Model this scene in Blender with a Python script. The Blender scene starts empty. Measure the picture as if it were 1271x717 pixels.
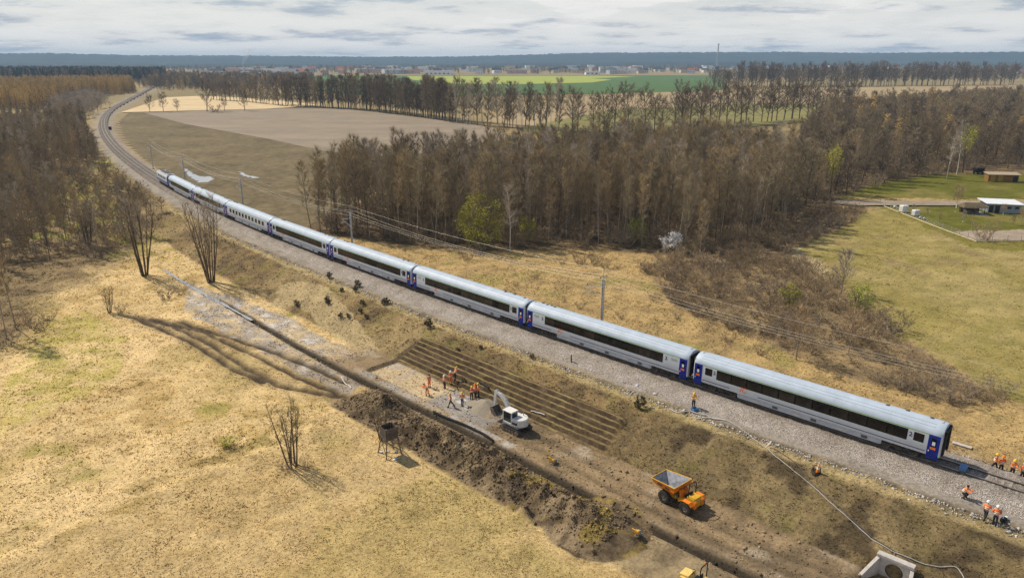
import bpy, bmesh, math, random
import numpy as np
from mathutils import Vector, Matrix

# ------------------------------------------------------------------ camera, sky, sun, exposure
scene = bpy.context.scene
COL = scene.collection
R_ = math.radians
CAM_H, FPX, HORIZ = 36.8, 900.0, 75.0
PW, PH = 1271.0, 717.0
PITCH = math.atan((PH / 2 - HORIZ) / FPX)

cd = bpy.data.cameras.new('camera')
cam = bpy.data.objects.new('camera', cd)
COL.objects.link(cam)
cam.location = (0, 0, CAM_H)
cam.rotation_euler = (math.pi / 2 - PITCH, 0, 0)
cd.sensor_width = 36.0
cd.lens = FPX / PW * 36.0
cd.clip_start = 0.5
cd.clip_end = 30000
scene.camera = cam

SUN_DIR = Vector((-0.80, 0.60, 0)).normalized()      # where the sun stands (on plan)
SUN_EL = R_(47)
sd = bpy.data.lights.new('sun', 'SUN')
sd.energy = 5.0
sd.angle = R_(1.2)
sd.color = (1.0, 0.90, 0.75)
sun = bpy.data.objects.new('sun', sd)
COL.objects.link(sun)
sv = Vector((SUN_DIR.x * math.cos(SUN_EL), SUN_DIR.y * math.cos(SUN_EL), math.sin(SUN_EL)))
sun.rotation_euler = sv.to_track_quat('Z', 'Y').to_euler()
sun.location = (0, 0, 300)

world = bpy.data.worlds.new('World')
scene.world = world
world.use_nodes = True
wn, wl = world.node_tree.nodes, world.node_tree.links
wn.clear()
w_out = wn.new('ShaderNodeOutputWorld')
w_sky = wn.new('ShaderNodeTexSky')
w_sky.sky_type = 'NISHITA'
w_sky.sun_disc = False
w_sky.sun_elevation = SUN_EL
w_sky.sun_rotation = math.atan2(SUN_DIR.x, SUN_DIR.y)
w_sky.altitude = 100
w_b1 = wn.new('ShaderNodeBackground'); w_b1.inputs[1].default_value = 0.09
wl.new(w_sky.outputs[0], w_b1.inputs[0])
# broken cloud deck: noise on a flat layer seen in perspective
w_tc = wn.new('ShaderNodeTexCoord')
w_sep = wn.new('ShaderNodeSeparateXYZ'); wl.new(w_tc.outputs['Generated'], w_sep.inputs[0])
def wmath(op, a, b=None):
    m = wn.new('ShaderNodeMath'); m.operation = op
    for i, v in enumerate((a, b)):
        if v is None: continue
        if isinstance(v, (int, float)): m.inputs[i].default_value = v
        else: wl.new(v, m.inputs[i])
    return m.outputs[0]
zz = wmath('ADD', wmath('MAXIMUM', w_sep.outputs[2], 0.0), 0.10)
w_cmb = wn.new('ShaderNodeCombineXYZ')
wl.new(wmath('DIVIDE', w_sep.outputs[0], zz), w_cmb.inputs[0])
wl.new(wmath('DIVIDE', w_sep.outputs[1], zz), w_cmb.inputs[1])
def wnoise(scale, detail, rough, off):
    mp = wn.new('ShaderNodeMapping'); mp.inputs['Location'].default_value = (off, off * .7, off * .3)
    wl.new(w_cmb.outputs[0], mp.inputs[0])
    n = wn.new('ShaderNodeTexNoise'); n.inputs['Scale'].default_value = scale
    n.inputs['Detail'].default_value = detail; n.inputs['Roughness'].default_value = rough
    wl.new(mp.outputs[0], n.inputs['Vector']); return n.outputs[0]
def wramp(src, pts):
    r = wn.new('ShaderNodeValToRGB'); wl.new(src, r.inputs[0])
    e = r.color_ramp.elements
    while len(e) < len(pts): e.new(0.5)
    for el, (p, c) in zip(e, pts): el.position = p; el.color = (*c, 1)
    return r.outputs[0]
n1 = wnoise(1.25, 10, 0.60, 8.3)
cloudcol = wramp(n1, [(0.44, (0.93, 0.91, 0.88)), (0.55, (0.84, 0.83, 0.81)), (0.61, (0.60, 0.63, 0.68)), (0.69, (0.38, 0.45, 0.57))])
w_b2 = wn.new('ShaderNodeBackground'); w_b2.inputs[1].default_value = 0.98
wl.new(cloudcol, w_b2.inputs[0])
n2 = wnoise(0.55, 8, 0.6, 11.7)
gap = wramp(n2, [(0.0, (1, 1, 1)), (0.40, (1, 1, 1)), (0.53, (0.06, 0.06, 0.06))])
thick = wramp(w_sep.outputs[2], [(0.02, (1, 1, 1)), (0.22, (0, 0, 0))])          # a broken deck closes up towards the horizon
gap = wmath('MAXIMUM', gap, thick)
w_mix = wn.new('ShaderNodeMixShader')
wl.new(gap, w_mix.inputs[0]); wl.new(w_b1.outputs[0], w_mix.inputs[1]); wl.new(w_b2.outputs[0], w_mix.inputs[2])
wl.new(w_mix.outputs[0], w_out.inputs[0])

vs = scene.view_settings
vs.view_transform = 'Standard'; vs.look = 'None'; vs.exposure = 0.0; vs.gamma = 1.0
vs.use_curve_mapping = False
scene.render.engine = 'CYCLES'
cy = scene.cycles
cy.use_denoising = True
try:
    cy.denoiser = 'OPENIMAGEDENOISE'; cy.denoising_input_passes = 'RGB_ALBEDO_NORMAL'; cy.denoising_prefilter = 'NONE'
except Exception: pass
cy.max_bounces = 5; cy.diffuse_bounces = 2; cy.glossy_bounces = 2; cy.transmission_bounces = 3
cy.volume_bounces = 0; cy.transparent_max_bounces = 8
cy.use_adaptive_sampling = True; cy.adaptive_threshold = 0.012
cy.sample_clamp_indirect = 4.0

rng = np.random.default_rng(7)
random.seed(7)

# ------------------------------------------------------------------ numpy noise
def _hash(ix, iy, seed):
    h = (ix.astype(np.int64) * 374761393 + iy.astype(np.int64) * 668265263 + seed * 982451653) & 0xFFFFFFFF
    h = ((h ^ (h >> 13)) * 1274126177) & 0xFFFFFFFF
    return ((h ^ (h >> 16)) & 0xFFFF) / 65535.0
def vnoise(x, y, seed=0):
    x0 = np.floor(x); y0 = np.floor(y); fx = x - x0; fy = y - y0
    fx = fx * fx * (3 - 2 * fx); fy = fy * fy * (3 - 2 * fy)
    a = _hash(x0, y0, seed); b = _hash(x0 + 1, y0, seed); c = _hash(x0, y0 + 1, seed); d = _hash(x0 + 1, y0 + 1, seed)
    return (a * (1 - fx) + b * fx) * (1 - fy) + (c * (1 - fx) + d * fx) * fy
def fbm(x, y, scale, octv=4, seed=0):
    v = 0; a = 0.5; t = 0; f = 1.0 / scale
    for i in range(octv):
        v = v + a * vnoise(x * f + 17.3 * i, y * f - 9.1 * i, seed + i); t += a; a *= 0.5; f *= 2.03
    return v / t
def sstep(a, b, x):
    t = np.clip((x - a) / (b - a), 0, 1); return t * t * (3 - 2 * t)
def band(x, a, b, w):                        # 1 between a and b, soft edges of width w
    return sstep(a - w, a + w, x) * (1 - sstep(b - w, b + w, x))

# ------------------------------------------------------------------ railway line: arc length s, offset d (camera side positive)
_S = np.arange(-160, 1900, 1.0)
_k = np.where(_S < 105.4, 0.0381, np.where(_S < 226.1, 0.0628, np.where(_S < 710.8, 0.028, 0.0)))
_th = -np.cumsum(_k); _th = np.radians(_th - _th[160] + 137.3065)
_c = np.cumsum(np.c_[np.cos(_th), np.sin(_th)], 0)
_XY = _c - _c[160] + np.array([41.5631, 61.4443])
def TH(s): return np.interp(s, _S, _th)
def T(s, d=0.0):
    th = TH(s); return np.interp(s, _S, _XY[:, 0]) - np.sin(th) * d, np.interp(s, _S, _XY[:, 1]) + np.cos(th) * d
def SD(x, y):
    x = np.asarray(x, float).ravel(); y = np.asarray(y, float).ravel()
    S = np.empty_like(x); D = np.empty_like(x)
    P = _XY[::16]
    for i in range(0, len(x), 20000):
        a = x[i:i + 20000, None] - P[None, :, 0]; b = y[i:i + 20000, None] - P[None, :, 1]
        j = np.argmin(a * a + b * b, 1) * 16
        th = _th[j]; dx = x[i:i + 20000] - _XY[j, 0]; dy = y[i:i + 20000] - _XY[j, 1]
        al = dx * np.cos(th) + dy * np.sin(th)
        s = _S[j] + al
        for _ in range(3):
            th = np.interp(s, _S, _th); px = np.interp(s, _S, _XY[:, 0]); py = np.interp(s, _S, _XY[:, 1])
            s = s + (x[i:i + 20000] - px) * np.cos(th) + (y[i:i + 20000] - py) * np.sin(th)
        th = np.interp(s, _S, _th); px = np.interp(s, _S, _XY[:, 0]); py = np.interp(s, _S, _XY[:, 1])
        S[i:i + 20000] = s
        D[i:i + 20000] = -(x[i:i + 20000] - px) * np.sin(th) + (y[i:i + 20000] - py) * np.cos(th)
    return S, D

# where a sight line of the survey picture meets level z (used once to survey places on the ground)
def G(px, py, z=0.0):
    x = (px - PW / 2) / FPX; y = -(py - PH / 2) / FPX
    cp, sp = math.cos(PITCH), math.sin(PITCH)
    dy = cp + y * sp; dz = -sp + y * cp
    t = (z - CAM_H) / dz
    return np.array([x * t, dy * t])
def inpoly(x, y, poly):
    poly = np.asarray(poly); n = len(poly); ins = np.zeros(x.shape, bool); j = n - 1
    for i in range(n):
        xi, yi = poly[i]; xj, yj = poly[j]
        c = ((yi > y) != (yj > y)) & (x < (xj - xi) * (y - yi) / (yj - yi + 1e-12) + xi)
        ins ^= c; j = i
    return ins
def polydist(x, y, pts):
    best = np.full(x.shape, 1e9)
    for (ax, ay), (bx, by) in zip(pts[:-1], pts[1:]):
        L2 = (bx - ax) ** 2 + (by - ay) ** 2
        t = np.clip(((x - ax) * (bx - ax) + (y - ay) * (by - ay)) / L2, 0, 1)
        best = np.minimum(best, np.hypot(x - ax - t * (bx - ax), y - ay - t * (by - ay)))
    return best

# ------------------------------------------------------------------ terrain height
BANK = [tuple(G(px, py, -4)) for px, py in ((-250, 800), (-60, 712), (0, 688), (120, 640), (230, 590), (320, 556), (370, 530))]
RUTS = [[tuple(G(px, py, -4)) for px, py in r] for r in (
    ((150, 392), (215, 405), (260, 425), (300, 452), (345, 478), (420, 492)),
    ((190, 398), (250, 410), (310, 437), (370, 468), (450, 500)),
    ((170, 397), (240, 425), (290, 458), (330, 474)),
    ((225, 400), (300, 422), (380, 452), (430, 475)))]
SITE_RUTS = [[tuple(T(s, d)) for s, d in r] for r in (
    ((36, 17.6), (28, 18.0), (20, 18.7), (10, 18.6), (0, 18.2), (-14, 17.6)),
    ((36, 19.7), (28, 20.0), (20, 20.6), (10, 20.6), (0, 20.3), (-14, 19.8)))]
CULV = [float(q[0]) for q in SD(*[[q] for q in G(1113, 693, -2.85)])]
def terrace(s, d):
    return band(s, 29.2 + (d - 11) * -0.1, 65.2, 0.12) * band(d, 10.6, 15.6, 0.08)
def height(x, y, fine=True):
    shp = np.shape(x); x = np.asarray(x, float).ravel(); y = np.asarray(y, float).ravel()
    s, d = SD(x, y)
    Rr = np.hypot(x, y)
    prof = np.interp(d, [-60, -25, -9, -6.5, -4.8, -3.4, 3.4, 6.5, 9.0, 15.6, 300],
                        [-1.6, -1.6, -1.6, -1.8, -1.15, -0.8, -0.8, -1.05, -1.25, -4.0, -4.0])
    up = sstep(120, 230, s) * sstep(4, 9, d)
    z = prof + up * (-2.4 - prof) * sstep(-5, 10, prof * 0 + d)
    far = sstep(450, 900, Rr)
    z = z * (1 - far) + np.where(np.abs(d) < 5, z, -2.0) * far
    nearw = (1 - sstep(180, 420, Rr)) * (1 - sstep(9, 16, -d) * sstep(100, 125, s)) * (1 - band(d, -4.4, 5.6, .6))
    z = z + nearw * (0.5 * (fbm(x, y, 22, 3, 5) - .5))
    grass = nearw * (1 - band(d, 15.4, 23.5, .4) * band(s, -30, 100, 6))
    z = z + grass * (0.28 * (fbm(x, y, 1.7, 3, 9) - .5))
    slope = band(d, 6, 16, 1.2) * nearw
    z = z + slope * 0.75 * (fbm(x, y, 2.6, 4, 21) - .5)
    # site floor, pad, terraces
    te = terrace(s, d)
    k = np.clip(np.floor((d - 10.6 + 0.30 * (fbm(x, y, 1.6, 3, 4) - .5)) / 0.72), 0, 6)
    zt = -1.75 - 0.36 * k + 0.06 * (((d - 10.6) / .72) % 1) + 0.12 * (fbm(x, y, 0.6, 3, 44) - .5)
    z = z * (1 - te) + zt * te
    fl = band(d, 15.7, 22.2, .15) * band(s, -40, 66, .2)
    z = z * (1 - fl) + (-4.05 + 0.16 * (fbm(x, y, 1.4, 3, 31) - .5)) * fl
    pad = band(d, 15.6, 20.6, .08) * band(s, 47, 65.3, .1)
    z = z - 0.18 * pad
    # drain, ruts, spoil bank, meadow bank
    di = np.exp(-((d - 22.75 - .25 * np.sin(s * .11)) / 0.46) ** 2) * band(s, -60, 138, 3)
    z = z - 0.75 * di
    for r in SITE_RUTS:
        z = z - 0.14 * np.exp(-(polydist(x, y, r) / .28) ** 2)
    for r in RUTS:
        q = polydist(x + .5 * (fbm(x, y, 3, 2, 3) - .5), y, r)
        z = z - (0.30 * np.exp(-(q / .36) ** 2) - 0.07 * np.exp(-((q - .8) / .25) ** 2)) * (.3 + 1.4 * fbm(x, y, 2.5, 3, 133)) + .35 * np.exp(-(q / 1.6) ** 2) * (fbm(x, y, .9, 3, 134) - .5)
    sp = band(s, 19.5, 58, 2.0) * np.clip(1 - np.abs(d - 26.6 - .8 * np.sin(s * .3)) / 3.1, 0, 1) ** 0.8
    zs = sp * (1.2 + 2.2 * (fbm(x, y, 3.2, 2, 77) - .45)) + np.clip(sp * 3, 0, 1) * (1.5 * (fbm(x, y, 1.0, 4, 78) - .5))
    hp = np.clip(1 - np.hypot(s - 21.5, (d - 26.2) * 1.0) / 4.6, 0, 1)
    zs = np.maximum(zs, 2.1 * hp * (0.9 + .3 * (fbm(x, y, 1.2, 3, 79) - .5)))
    z = z + zs
    bd = polydist(x, y, BANK)
    side = (x - BANK[2][0]) * (BANK[4][1] - BANK[2][1]) - (y - BANK[2][1]) * (BANK[4][0] - BANK[2][0])
    z = z + np.where(side > 0, 1, 0) * 0.45 * (1 - np.exp(-(bd / 1.0) ** 2)) * np.exp(-(bd / 14) ** 2) * (d > 31)
    # culvert outlet pit
    pit = np.exp(-(((s - CULV[0]) / 1.9) ** 6)) * np.exp(-(((d - CULV[1] - 2.27) / 2.5) ** 12))
    z = z * (1 - pit) + np.minimum(z, -5.0) * pit
    return z.reshape(shp)
def hz(x, y): return float(height(np.array([x]), np.array([y]))[0])
def hit(px, py, it=14):
    z = -2.5
    for _ in range(it):
        g = G(px, py, z); z = 0.5 * z + 0.5 * hz(g[0], g[1])
    g = G(px, py, z)
    return Vector((g[0], g[1], hz(g[0], g[1])))

# ------------------------------------------------------------------ object helpers
def tag(o, label=None, cat=None, group=None, kind=None):
    if label: o['label'] = label
    if cat: o['category'] = cat
    if group: o['group'] = group
    if kind: o['kind'] = kind
    return o
def mesh_np(name, v, f=None, mats=(), smooth=False, tri=None, quad=None, col=None):
    me = bpy.data.meshes.new(name)
    v = np.asarray(v, np.float32)
    if f is not None:
        me.from_pydata([tuple(p) for p in v], [], [tuple(q) for q in f])
    else:
        n = 3 if tri is not None else 4
        ff = np.asarray(tri if tri is not None else quad, np.int32)
        me.vertices.add(len(v)); me.vertices.foreach_set('co', v.ravel())
        me.loops.add(ff.size); me.loops.foreach_set('vertex_index', ff.ravel())
        me.polygons.add(len(ff)); me.polygons.foreach_set('loop_start', np.arange(0, ff.size, n, dtype=np.int32))
        try: me.polygons.foreach_set('loop_total', np.full(len(ff), n, np.int32))
        except Exception: pass
        me.update(calc_edges=True)
    for m in mats: me.materials.append(m)
    if smooth: me.polygons.foreach_set('use_smooth', np.ones(len(me.polygons), bool))
    if col is not None:
        a = me.color_attributes.new('Col', 'FLOAT_COLOR', 'POINT')
        c = np.ones((len(v), 4), np.float32); c[:, :3] = col
        a.data.foreach_set('color', c.ravel())
    me.validate()
    return me
def link(name, me, parent=None, loc=None, rotz=None, scale=None):
    o = bpy.data.objects.new(name, me); COL.objects.link(o)
    if parent is not None: o.parent = parent
    if loc is not None: o.location = loc
    if rotz is not None: o.rotation_euler = (0, 0, rotz)
    if scale is not None: o.scale = (scale,) * 3 if isinstance(scale, (int, float)) else scale
    return o
def thing(name, label, cat, loc=(0, 0, 0), rotz=0.0, group=None):
    o = link(name, None, loc=loc, rotz=rotz)
    o.empty_display_size = 0.3
    return tag(o, label, cat, group)
def copy_tree(o, parent=None):
    c = o.copy(); COL.objects.link(c)
    if parent is not None: c.parent = parent
    for ch in o.children: copy_tree(ch, c)
    return c

class MB:                                    # collects shapes for ONE part
    def __init__(s): s.v = []; s.f = []
    def add(s, v, f):
        o = len(s.v); s.v += [tuple(p) for p in v]; s.f += [tuple(i + o for i in q) for q in f]; return s
    def box(s, x0, x1, y0, y1, z0, z1, bev=0.0):
        if bev <= 0:
            v = [(x, y, z) for z in (z0, z1) for y in (y0, y1) for x in (x0, x1)]
            return s.add(v, [(0, 2, 3, 1), (4, 5, 7, 6), (0, 1, 5, 4), (2, 6, 7, 3), (0, 4, 6, 2), (1, 3, 7, 5)])
        b = min(bev, (x1 - x0) / 2.01, (y1 - y0) / 2.01, (z1 - z0) / 2.01)
        ring = lambda e, z: [(x0 + e, y0 + b, z), (x0 + b, y0 + e, z), (x1 - b, y0 + e, z), (x1 - e, y0 + b, z), (x1 - e, y1 - b, z), (x1 - b, y1 - e, z), (x0 + b, y1 - e, z), (x0 + e, y1 - b, z)]
        inner = lambda z: [(x0 + b, y0 + b, z)] * 2 + [(x1 - b, y0 + b, z)] * 2 + [(x1 - b, y1 - b, z)] * 2 + [(x0 + b, y1 - b, z)] * 2
        def ins(z): return [(x0 + b, y0 + 1.0 * b, z), (x0 + b * 1.3, y0 + b, z), (x1 - b * 1.3, y0 + b, z), (x1 - b, y0 + b, z), (x1 - b, y1 - b, z), (x1 - b * 1.3, y1 - b, z), (x0 + b * 1.3, y1 - b, z), (x0 + b, y1 - b, z)]
        return s.loft([ins(z0), ring(0, z0 + b), ring(0, z1 - b), ins(z1)])
    def loft(s, rings, caps=True, closed=True):
        n = len(rings[0]); v = [p for r in rings for p in r]; f = []
        for i in range(len(rings) - 1):
            for j in range(n if closed else n - 1):
                k = (j + 1) % n
                f.append((i * n + j, i * n + k, (i + 1) * n + k, (i + 1) * n + j))
        if caps and closed:
            f.append(tuple(range(n))[::-1]); f.append(tuple((len(rings) - 1) * n + j for j in range(n)))
        return s.add(v, f)
    def tube(s, pts, r, n=6, caps=True):
        pts = [Vector(p) for p in pts]; rr = r if isinstance(r, (list, tuple)) else [r] * len(pts)
        rings = []; up = Vector((0, 0, 1))
        for i, p in enumerate(pts):
            t = (pts[min(i + 1, len(pts) - 1)] - pts[max(i - 1, 0)]).normalized()
            a = t.cross(up)
            if a.length < 1e-3: a = t.cross(Vector((1, 0, 0)))
            a.normalize(); b = t.cross(a)
            rings.append([p + a * math.cos(2 * math.pi * j / n) * rr[i] + b * math.sin(2 * math.pi * j / n) * rr[i] for j in range(n)])
        return s.loft(rings, caps)
    def prism(s, pts2, y0, y1, axis='y'):    # outline in the x-z plane, extruded along y
        if axis == 'y': a = [(x, y0, z) for x, z in pts2]; b = [(x, y1, z) for x, z in pts2]
        elif axis == 'x': a = [(y0, x, z) for x, z in pts2]; b = [(y1, x, z) for x, z in pts2]
        else: a = [(x, z, y0) for x, z in pts2]; b = [(x, z, y1) for x, z in pts2]
        return s.loft([a, b])
    def wheel(s, c, r, w, n=20, prof=None):  # lathe about the y axis
        prof = prof or [(0.0, -.5), (.55, -.5), (.9, -.5), (1.0, -.32), (1.0, .32), (.9, .5), (.55, .5), (0.0, .5)]
        rings = [[(c[0] + r * q * math.cos(2 * math.pi * j / n), c[1] + w * h, c[2] + r * q * math.sin(2 * math.pi * j / n)) for j in range(n)] for q, h in prof]
        return s.loft(rings, caps=False)
    def lathe(s, c, prof, n=14):             # about z
        rings = [[(c[0] + r * math.cos(2 * math.pi * j / n), c[1] + r * math.sin(2 * math.pi * j / n), c[2] + z) for j in range(n)] for r, z in prof]
        return s.loft(rings)
    def mesh(s, name, m, smooth=False):
        me = mesh_np(name, s.v, s.f, (m,), smooth)
        bm = bmesh.new(); bm.from_mesh(me); bmesh.ops.recalc_face_normals(bm, faces=bm.faces); bm.to_mesh(me); bm.free()
        if smooth:
            try: me.set_sharp_from_angle(angle=R_(40))
            except Exception: pass
        return me
    def obj(s, name, m, parent=None, smooth=False):
        return link(name, s.mesh(name, m, smooth), parent)

# ------------------------------------------------------------------ materials
MATS = {}
def mat(name, c, rough=0.7, metal=0.0, var=0.12, scale=3.0, bump=0.0, spec=0.3, coat=0.0, c2=None, rnd=0.0, coord='Object'):
    if name in MATS: return MATS[name]
    m = bpy.data.materials.new(name); m.use_nodes = True; MATS[name] = m
    nt = m.node_tree; b = nt.nodes['Principled BSDF']
    b.inputs['Roughness'].default_value = rough; b.inputs['Metallic'].default_value = metal
    b.inputs['Specular IOR Level'].default_value = spec
    if coat: b.inputs['Coat Weight'].default_value = coat
    tc = nt.nodes.new('ShaderNodeTexCoord')
    n = nt.nodes.new('ShaderNodeTexNoise'); n.inputs['Scale'].default_value = scale; n.inputs['Detail'].default_value = 6
    n.inputs['Roughness'].default_value = 0.65
    nt.links.new(tc.outputs[coord], n.inputs['Vector'])
    r = nt.nodes.new('ShaderNodeValToRGB'); e = r.color_ramp.elements
    lo = c2 or tuple(max(0, q * (1 - var)) for q in c); hi = tuple(min(1, q * (1 + (var if not c2 else 0))) for q in c)
    e[0].position = 0.32; e[0].color = (*lo, 1); e[1].position = 0.68; e[1].color = (*hi, 1)
    nt.links.new(n.outputs[0], r.inputs[0]); out = r.outputs[0]
    if rnd:
        oi = nt.nodes.new('ShaderNodeObjectInfo'); mr = nt.nodes.new('ShaderNodeMapRange')
        mr.inputs['To Min'].default_value = 1 - rnd; mr.inputs['To Max'].default_value = 1 + rnd
        nt.links.new(oi.outputs['Random'], mr.inputs['Value'])
        vm = nt.nodes.new('ShaderNodeVectorMath'); vm.operation = 'SCALE'
        nt.links.new(out, vm.inputs[0]); nt.links.new(mr.outputs[0], vm.inputs['Scale']); out = vm.outputs[0]
    nt.links.new(out, b.inputs['Base Color'])
    if bump:
        bp = nt.nodes.new('ShaderNodeBump'); bp.inputs['Strength'].default_value = bump; bp.inputs['Distance'].default_value = 0.05
        nt.links.new(n.outputs[0], bp.inputs['Height']); nt.links.new(bp.outputs[0], b.inputs['Normal'])
    return m
# ------------------------------------------------------------------ ground
def gpoly(z, *pp): return [tuple(G(px, py, z)) for px, py in pp]
Z_BRUSH = gpoly(-1.7, (985, 300), (1010, 265), (1080, 255), (1060, 275), (985, 312), (1030, 345), (1080, 380), (1120, 420), (1200, 470), (1262, 500), (1180, 505), (1060, 470), (930, 420), (840, 385), (800, 330), (860, 310))
Z_WOODS = gpoly(-1.7, (380, 290), (480, 302), (600, 312), (720, 310), (850, 322), (985, 300), (1060, 240), (1271, 215), (1420, 210), (1420, 128), (1000, 160), (800, 175), (600, 215), (470, 245), (380, 270))
Z_LAWN = gpoly(-1.7, (1093, 254), (1150, 277), (1210, 300), (1300, 298), (1420, 298), (1420, 252))
Z_LAWN2 = gpoly(-1.7, (1040, 246), (1080, 230), (1150, 217), (1271, 216), (1420, 216), (1420, 250))
Z_EDGE = gpoly(-1.7, (1085, 254), (1095, 252), (1214, 299), (1420, 300), (1420, 322), (1205, 308))
Z_YARD = gpoly(-1.7, (1178, 288), (1212, 299), (1420, 298), (1420, 286), (1260, 285))
Z_PALE = gpoly(-1.7, (978, 312), (985, 305), (1035, 340), (1025, 345))
Z_RMEAD = gpoly(-1.7, (985, 310), (1090, 255), (1210, 302), (1420, 305), (1420, 560), (1262, 500), (1120, 420), (1040, 350))
Z_LGREEN = gpoly(-4, (-150, 560), (0, 490), (60, 400), (110, 385), (160, 420), (150, 470), (90, 500), (0, 545), (-100, 620))
Z_LWOOD = gpoly(-3, (-400, 420), (0, 430), (40, 380), (120, 330), (200, 300), (230, 270), (195, 235), (130, 185), (110, 160), (0, 160), (-400, 160))
Z_WET = gpoly(-4, (240, 352), (300, 372), (360, 395), (440, 440), (470, 470), (430, 490), (360, 455), (290, 420), (225, 385))
Z_PATH = gpoly(-2.5, (330, 372), (350, 352), (400, 360), (440, 395), (480, 432), (520, 452), (500, 470), (440, 430), (400, 395), (370, 372))

def ground_color(x, y, z):
    s, d = SD(x, y); Rr = np.hypot(x, y)
    wx = x + 2.4 * (fbm(x, y, 5, 3, 51) - .5); wy = y + 2.4 * (fbm(x, y, 5, 3, 52) - .5)
    n1 = fbm(x, y, 14, 4, 60); n2 = fbm(x, y, 2.2, 4, 61); n3 = fbm(x, y, 0.7, 3, 62); n4 = fbm(x, y, 45, 3, 63)
    C = np.zeros((len(x), 3))
    def put(c, m):
        m = np.clip(np.asarray(m, float), 0, 1)[:, None]; C[:] = C * (1 - m) + np.asarray(c) * m
    # camera-side meadow
    C[:] = (0.61, 0.45, 0.215)
    put((0.50, 0.345, 0.14), sstep(.42, .68, n2) * .8)
    put((0.72, 0.53, 0.27), sstep(.5, .75, n1) * .7)
    put((0.33, 0.24, 0.085), sstep(.58, .80, n3 * .5 + n2 * .5) * .8)
    put((0.30, 0.27, 0.07), sstep(.55, .78, fbm(x, y, 9, 4, 66)) * sstep(.4, .7, n2) * .75)
    bd = polydist(x, y, BANK)
    side = (x - BANK[2][0]) * (BANK[4][1] - BANK[2][1]) - (y - BANK[2][1]) * (BANK[4][0] - BANK[2][0])
    put((0.47, 0.345, 0.165), (side > 0) * (d > 30) * sstep(0, 3, bd) * .55)
    put((0.34, 0.25, 0.095), np.exp(-((bd - 1.0) / 1.6) ** 2) * sstep(.42, .6, n2) * .8)
    put((0.36, 0.28, 0.10), sstep(.56, .68, fbm(x, y, 12, 3, 166)) * (d > 30) * .5)
    gm = inpoly(wx, wy, Z_LGREEN)
    put((0.42, 0.38, 0.085), gm * sstep(.30, .70, n2 * .5 + n3 * .5) * .65)
    # near-right meadow corner greener, its duller tone painting in cloud shade
    put((0.36, 0.28, 0.11), sstep(0, 14, x + 12) * sstep(30, 34, d) * (.35 + .4 * sstep(.4, .6, n2)) * (1 - sstep(62, 80, y)))
    # left woodland floor
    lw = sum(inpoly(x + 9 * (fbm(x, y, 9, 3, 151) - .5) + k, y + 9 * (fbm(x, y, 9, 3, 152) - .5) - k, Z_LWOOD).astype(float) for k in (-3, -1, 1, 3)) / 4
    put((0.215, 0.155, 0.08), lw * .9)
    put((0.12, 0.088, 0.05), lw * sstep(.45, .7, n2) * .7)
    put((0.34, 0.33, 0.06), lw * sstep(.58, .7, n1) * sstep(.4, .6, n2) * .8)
    put((0.36, 0.31, 0.06), band(d, 8, 26, 4) * band(s, 150, 280, 20) * sstep(.4, .62, n2) * .8)
    # wet, churned strip beside the drain
    put((0.38, 0.33, 0.27), inpoly(wx, wy, Z_WET) * (.45 + .5 * sstep(.35, .6, n2)))
    put((0.62, 0.58, 0.55), inpoly(wx, wy, Z_WET) * sstep(.66, .74, fbm(x, y, 1.6, 3, 90)) * .8)
    # embankment
    em = band(d, 5.2, 16.2, .7) * (1 - sstep(200, 260, s))
    put((0.225, 0.157, 0.074), em)
    put((0.135, 0.098, 0.052), em * sstep(.42, .62, n2) * .85)
    put((0.37, 0.275, 0.135), em * sstep(.52, .7, n1) * .6)
    put((0.23, 0.20, 0.06), em * sstep(.57, .72, fbm(x, y, 4, 4, 67)) * .45)
    rs = em * (1 - sstep(22, 30, s))
    put((0.17, 0.128, 0.065), rs * .7)
    put((0.26, 0.195, 0.098), rs * sstep(.5, .66, fbm(x, y, 2.0, 4, 168)) * .7)
    put((0.20, 0.175, 0.055), rs * sstep(.58, .70, fbm(x, y, 2.6, 4, 169)) * .4)
    put((0.075, 0.055, 0.032), rs * sstep(.50, .60, fbm(x, y, 3.0, 5, 68)) * .85)
    put((0.46, 0.36, 0.18), band(d, 6.2, 7.8, .5) * band(s, -20, 200, 5) * .65)
    put((0.45, 0.35, 0.19), inpoly(wx, wy, Z_PATH) * .7)
    # construction site
    fl = band(d, 15.5, 22.4, .25) * band(s, -60, 72, 4)
    put((0.265, 0.19, 0.11), fl * .95)
    put((0.155, 0.115, 0.07), fl * sstep(.5, .68, n2) * .75)
    put((0.40, 0.33, 0.24), fl * sstep(.55, .72, fbm(x, y, 3.5, 4, 69)) * .7)
    pad = band(d, 15.8, 20.5, .12) * band(s, 50, 65.1, .2)
    put((0.50, 0.39, 0.235), pad)
    put((0.42, 0.36, 0.30), band(d, 15.8, 20.5, .2) * band(s, 60, 65, .5) * sstep(.4, .6, n2) * .8)
    put((0.30, 0.27, 0.235), band(d, 15.8, 20.6, .2) * band(s, 42, 52.5, .8))
    put((0.62, 0.60, 0.57), band(d, 16, 18.4, .2) * band(s, 45.5, 51, .5) * sstep(.45, .58, fbm(x, y, 1.3, 3, 95)))
    put((0.40, 0.36, 0.31), band(d, 20.7, 22.3, .15) * band(s, 34, 66, .8) * sstep(.35, .6, n2))
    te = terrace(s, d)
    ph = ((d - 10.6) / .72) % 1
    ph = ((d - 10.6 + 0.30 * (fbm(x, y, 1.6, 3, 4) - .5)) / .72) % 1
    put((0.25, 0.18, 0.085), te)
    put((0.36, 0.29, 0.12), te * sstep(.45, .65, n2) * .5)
    put((0.062, 0.043, 0.026), te * (1 - band(ph, .38, .80, .1)) * (.85 + .15 * sstep(.35, .6, n3)))  # shade on the step risers painted in as darker earth
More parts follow.
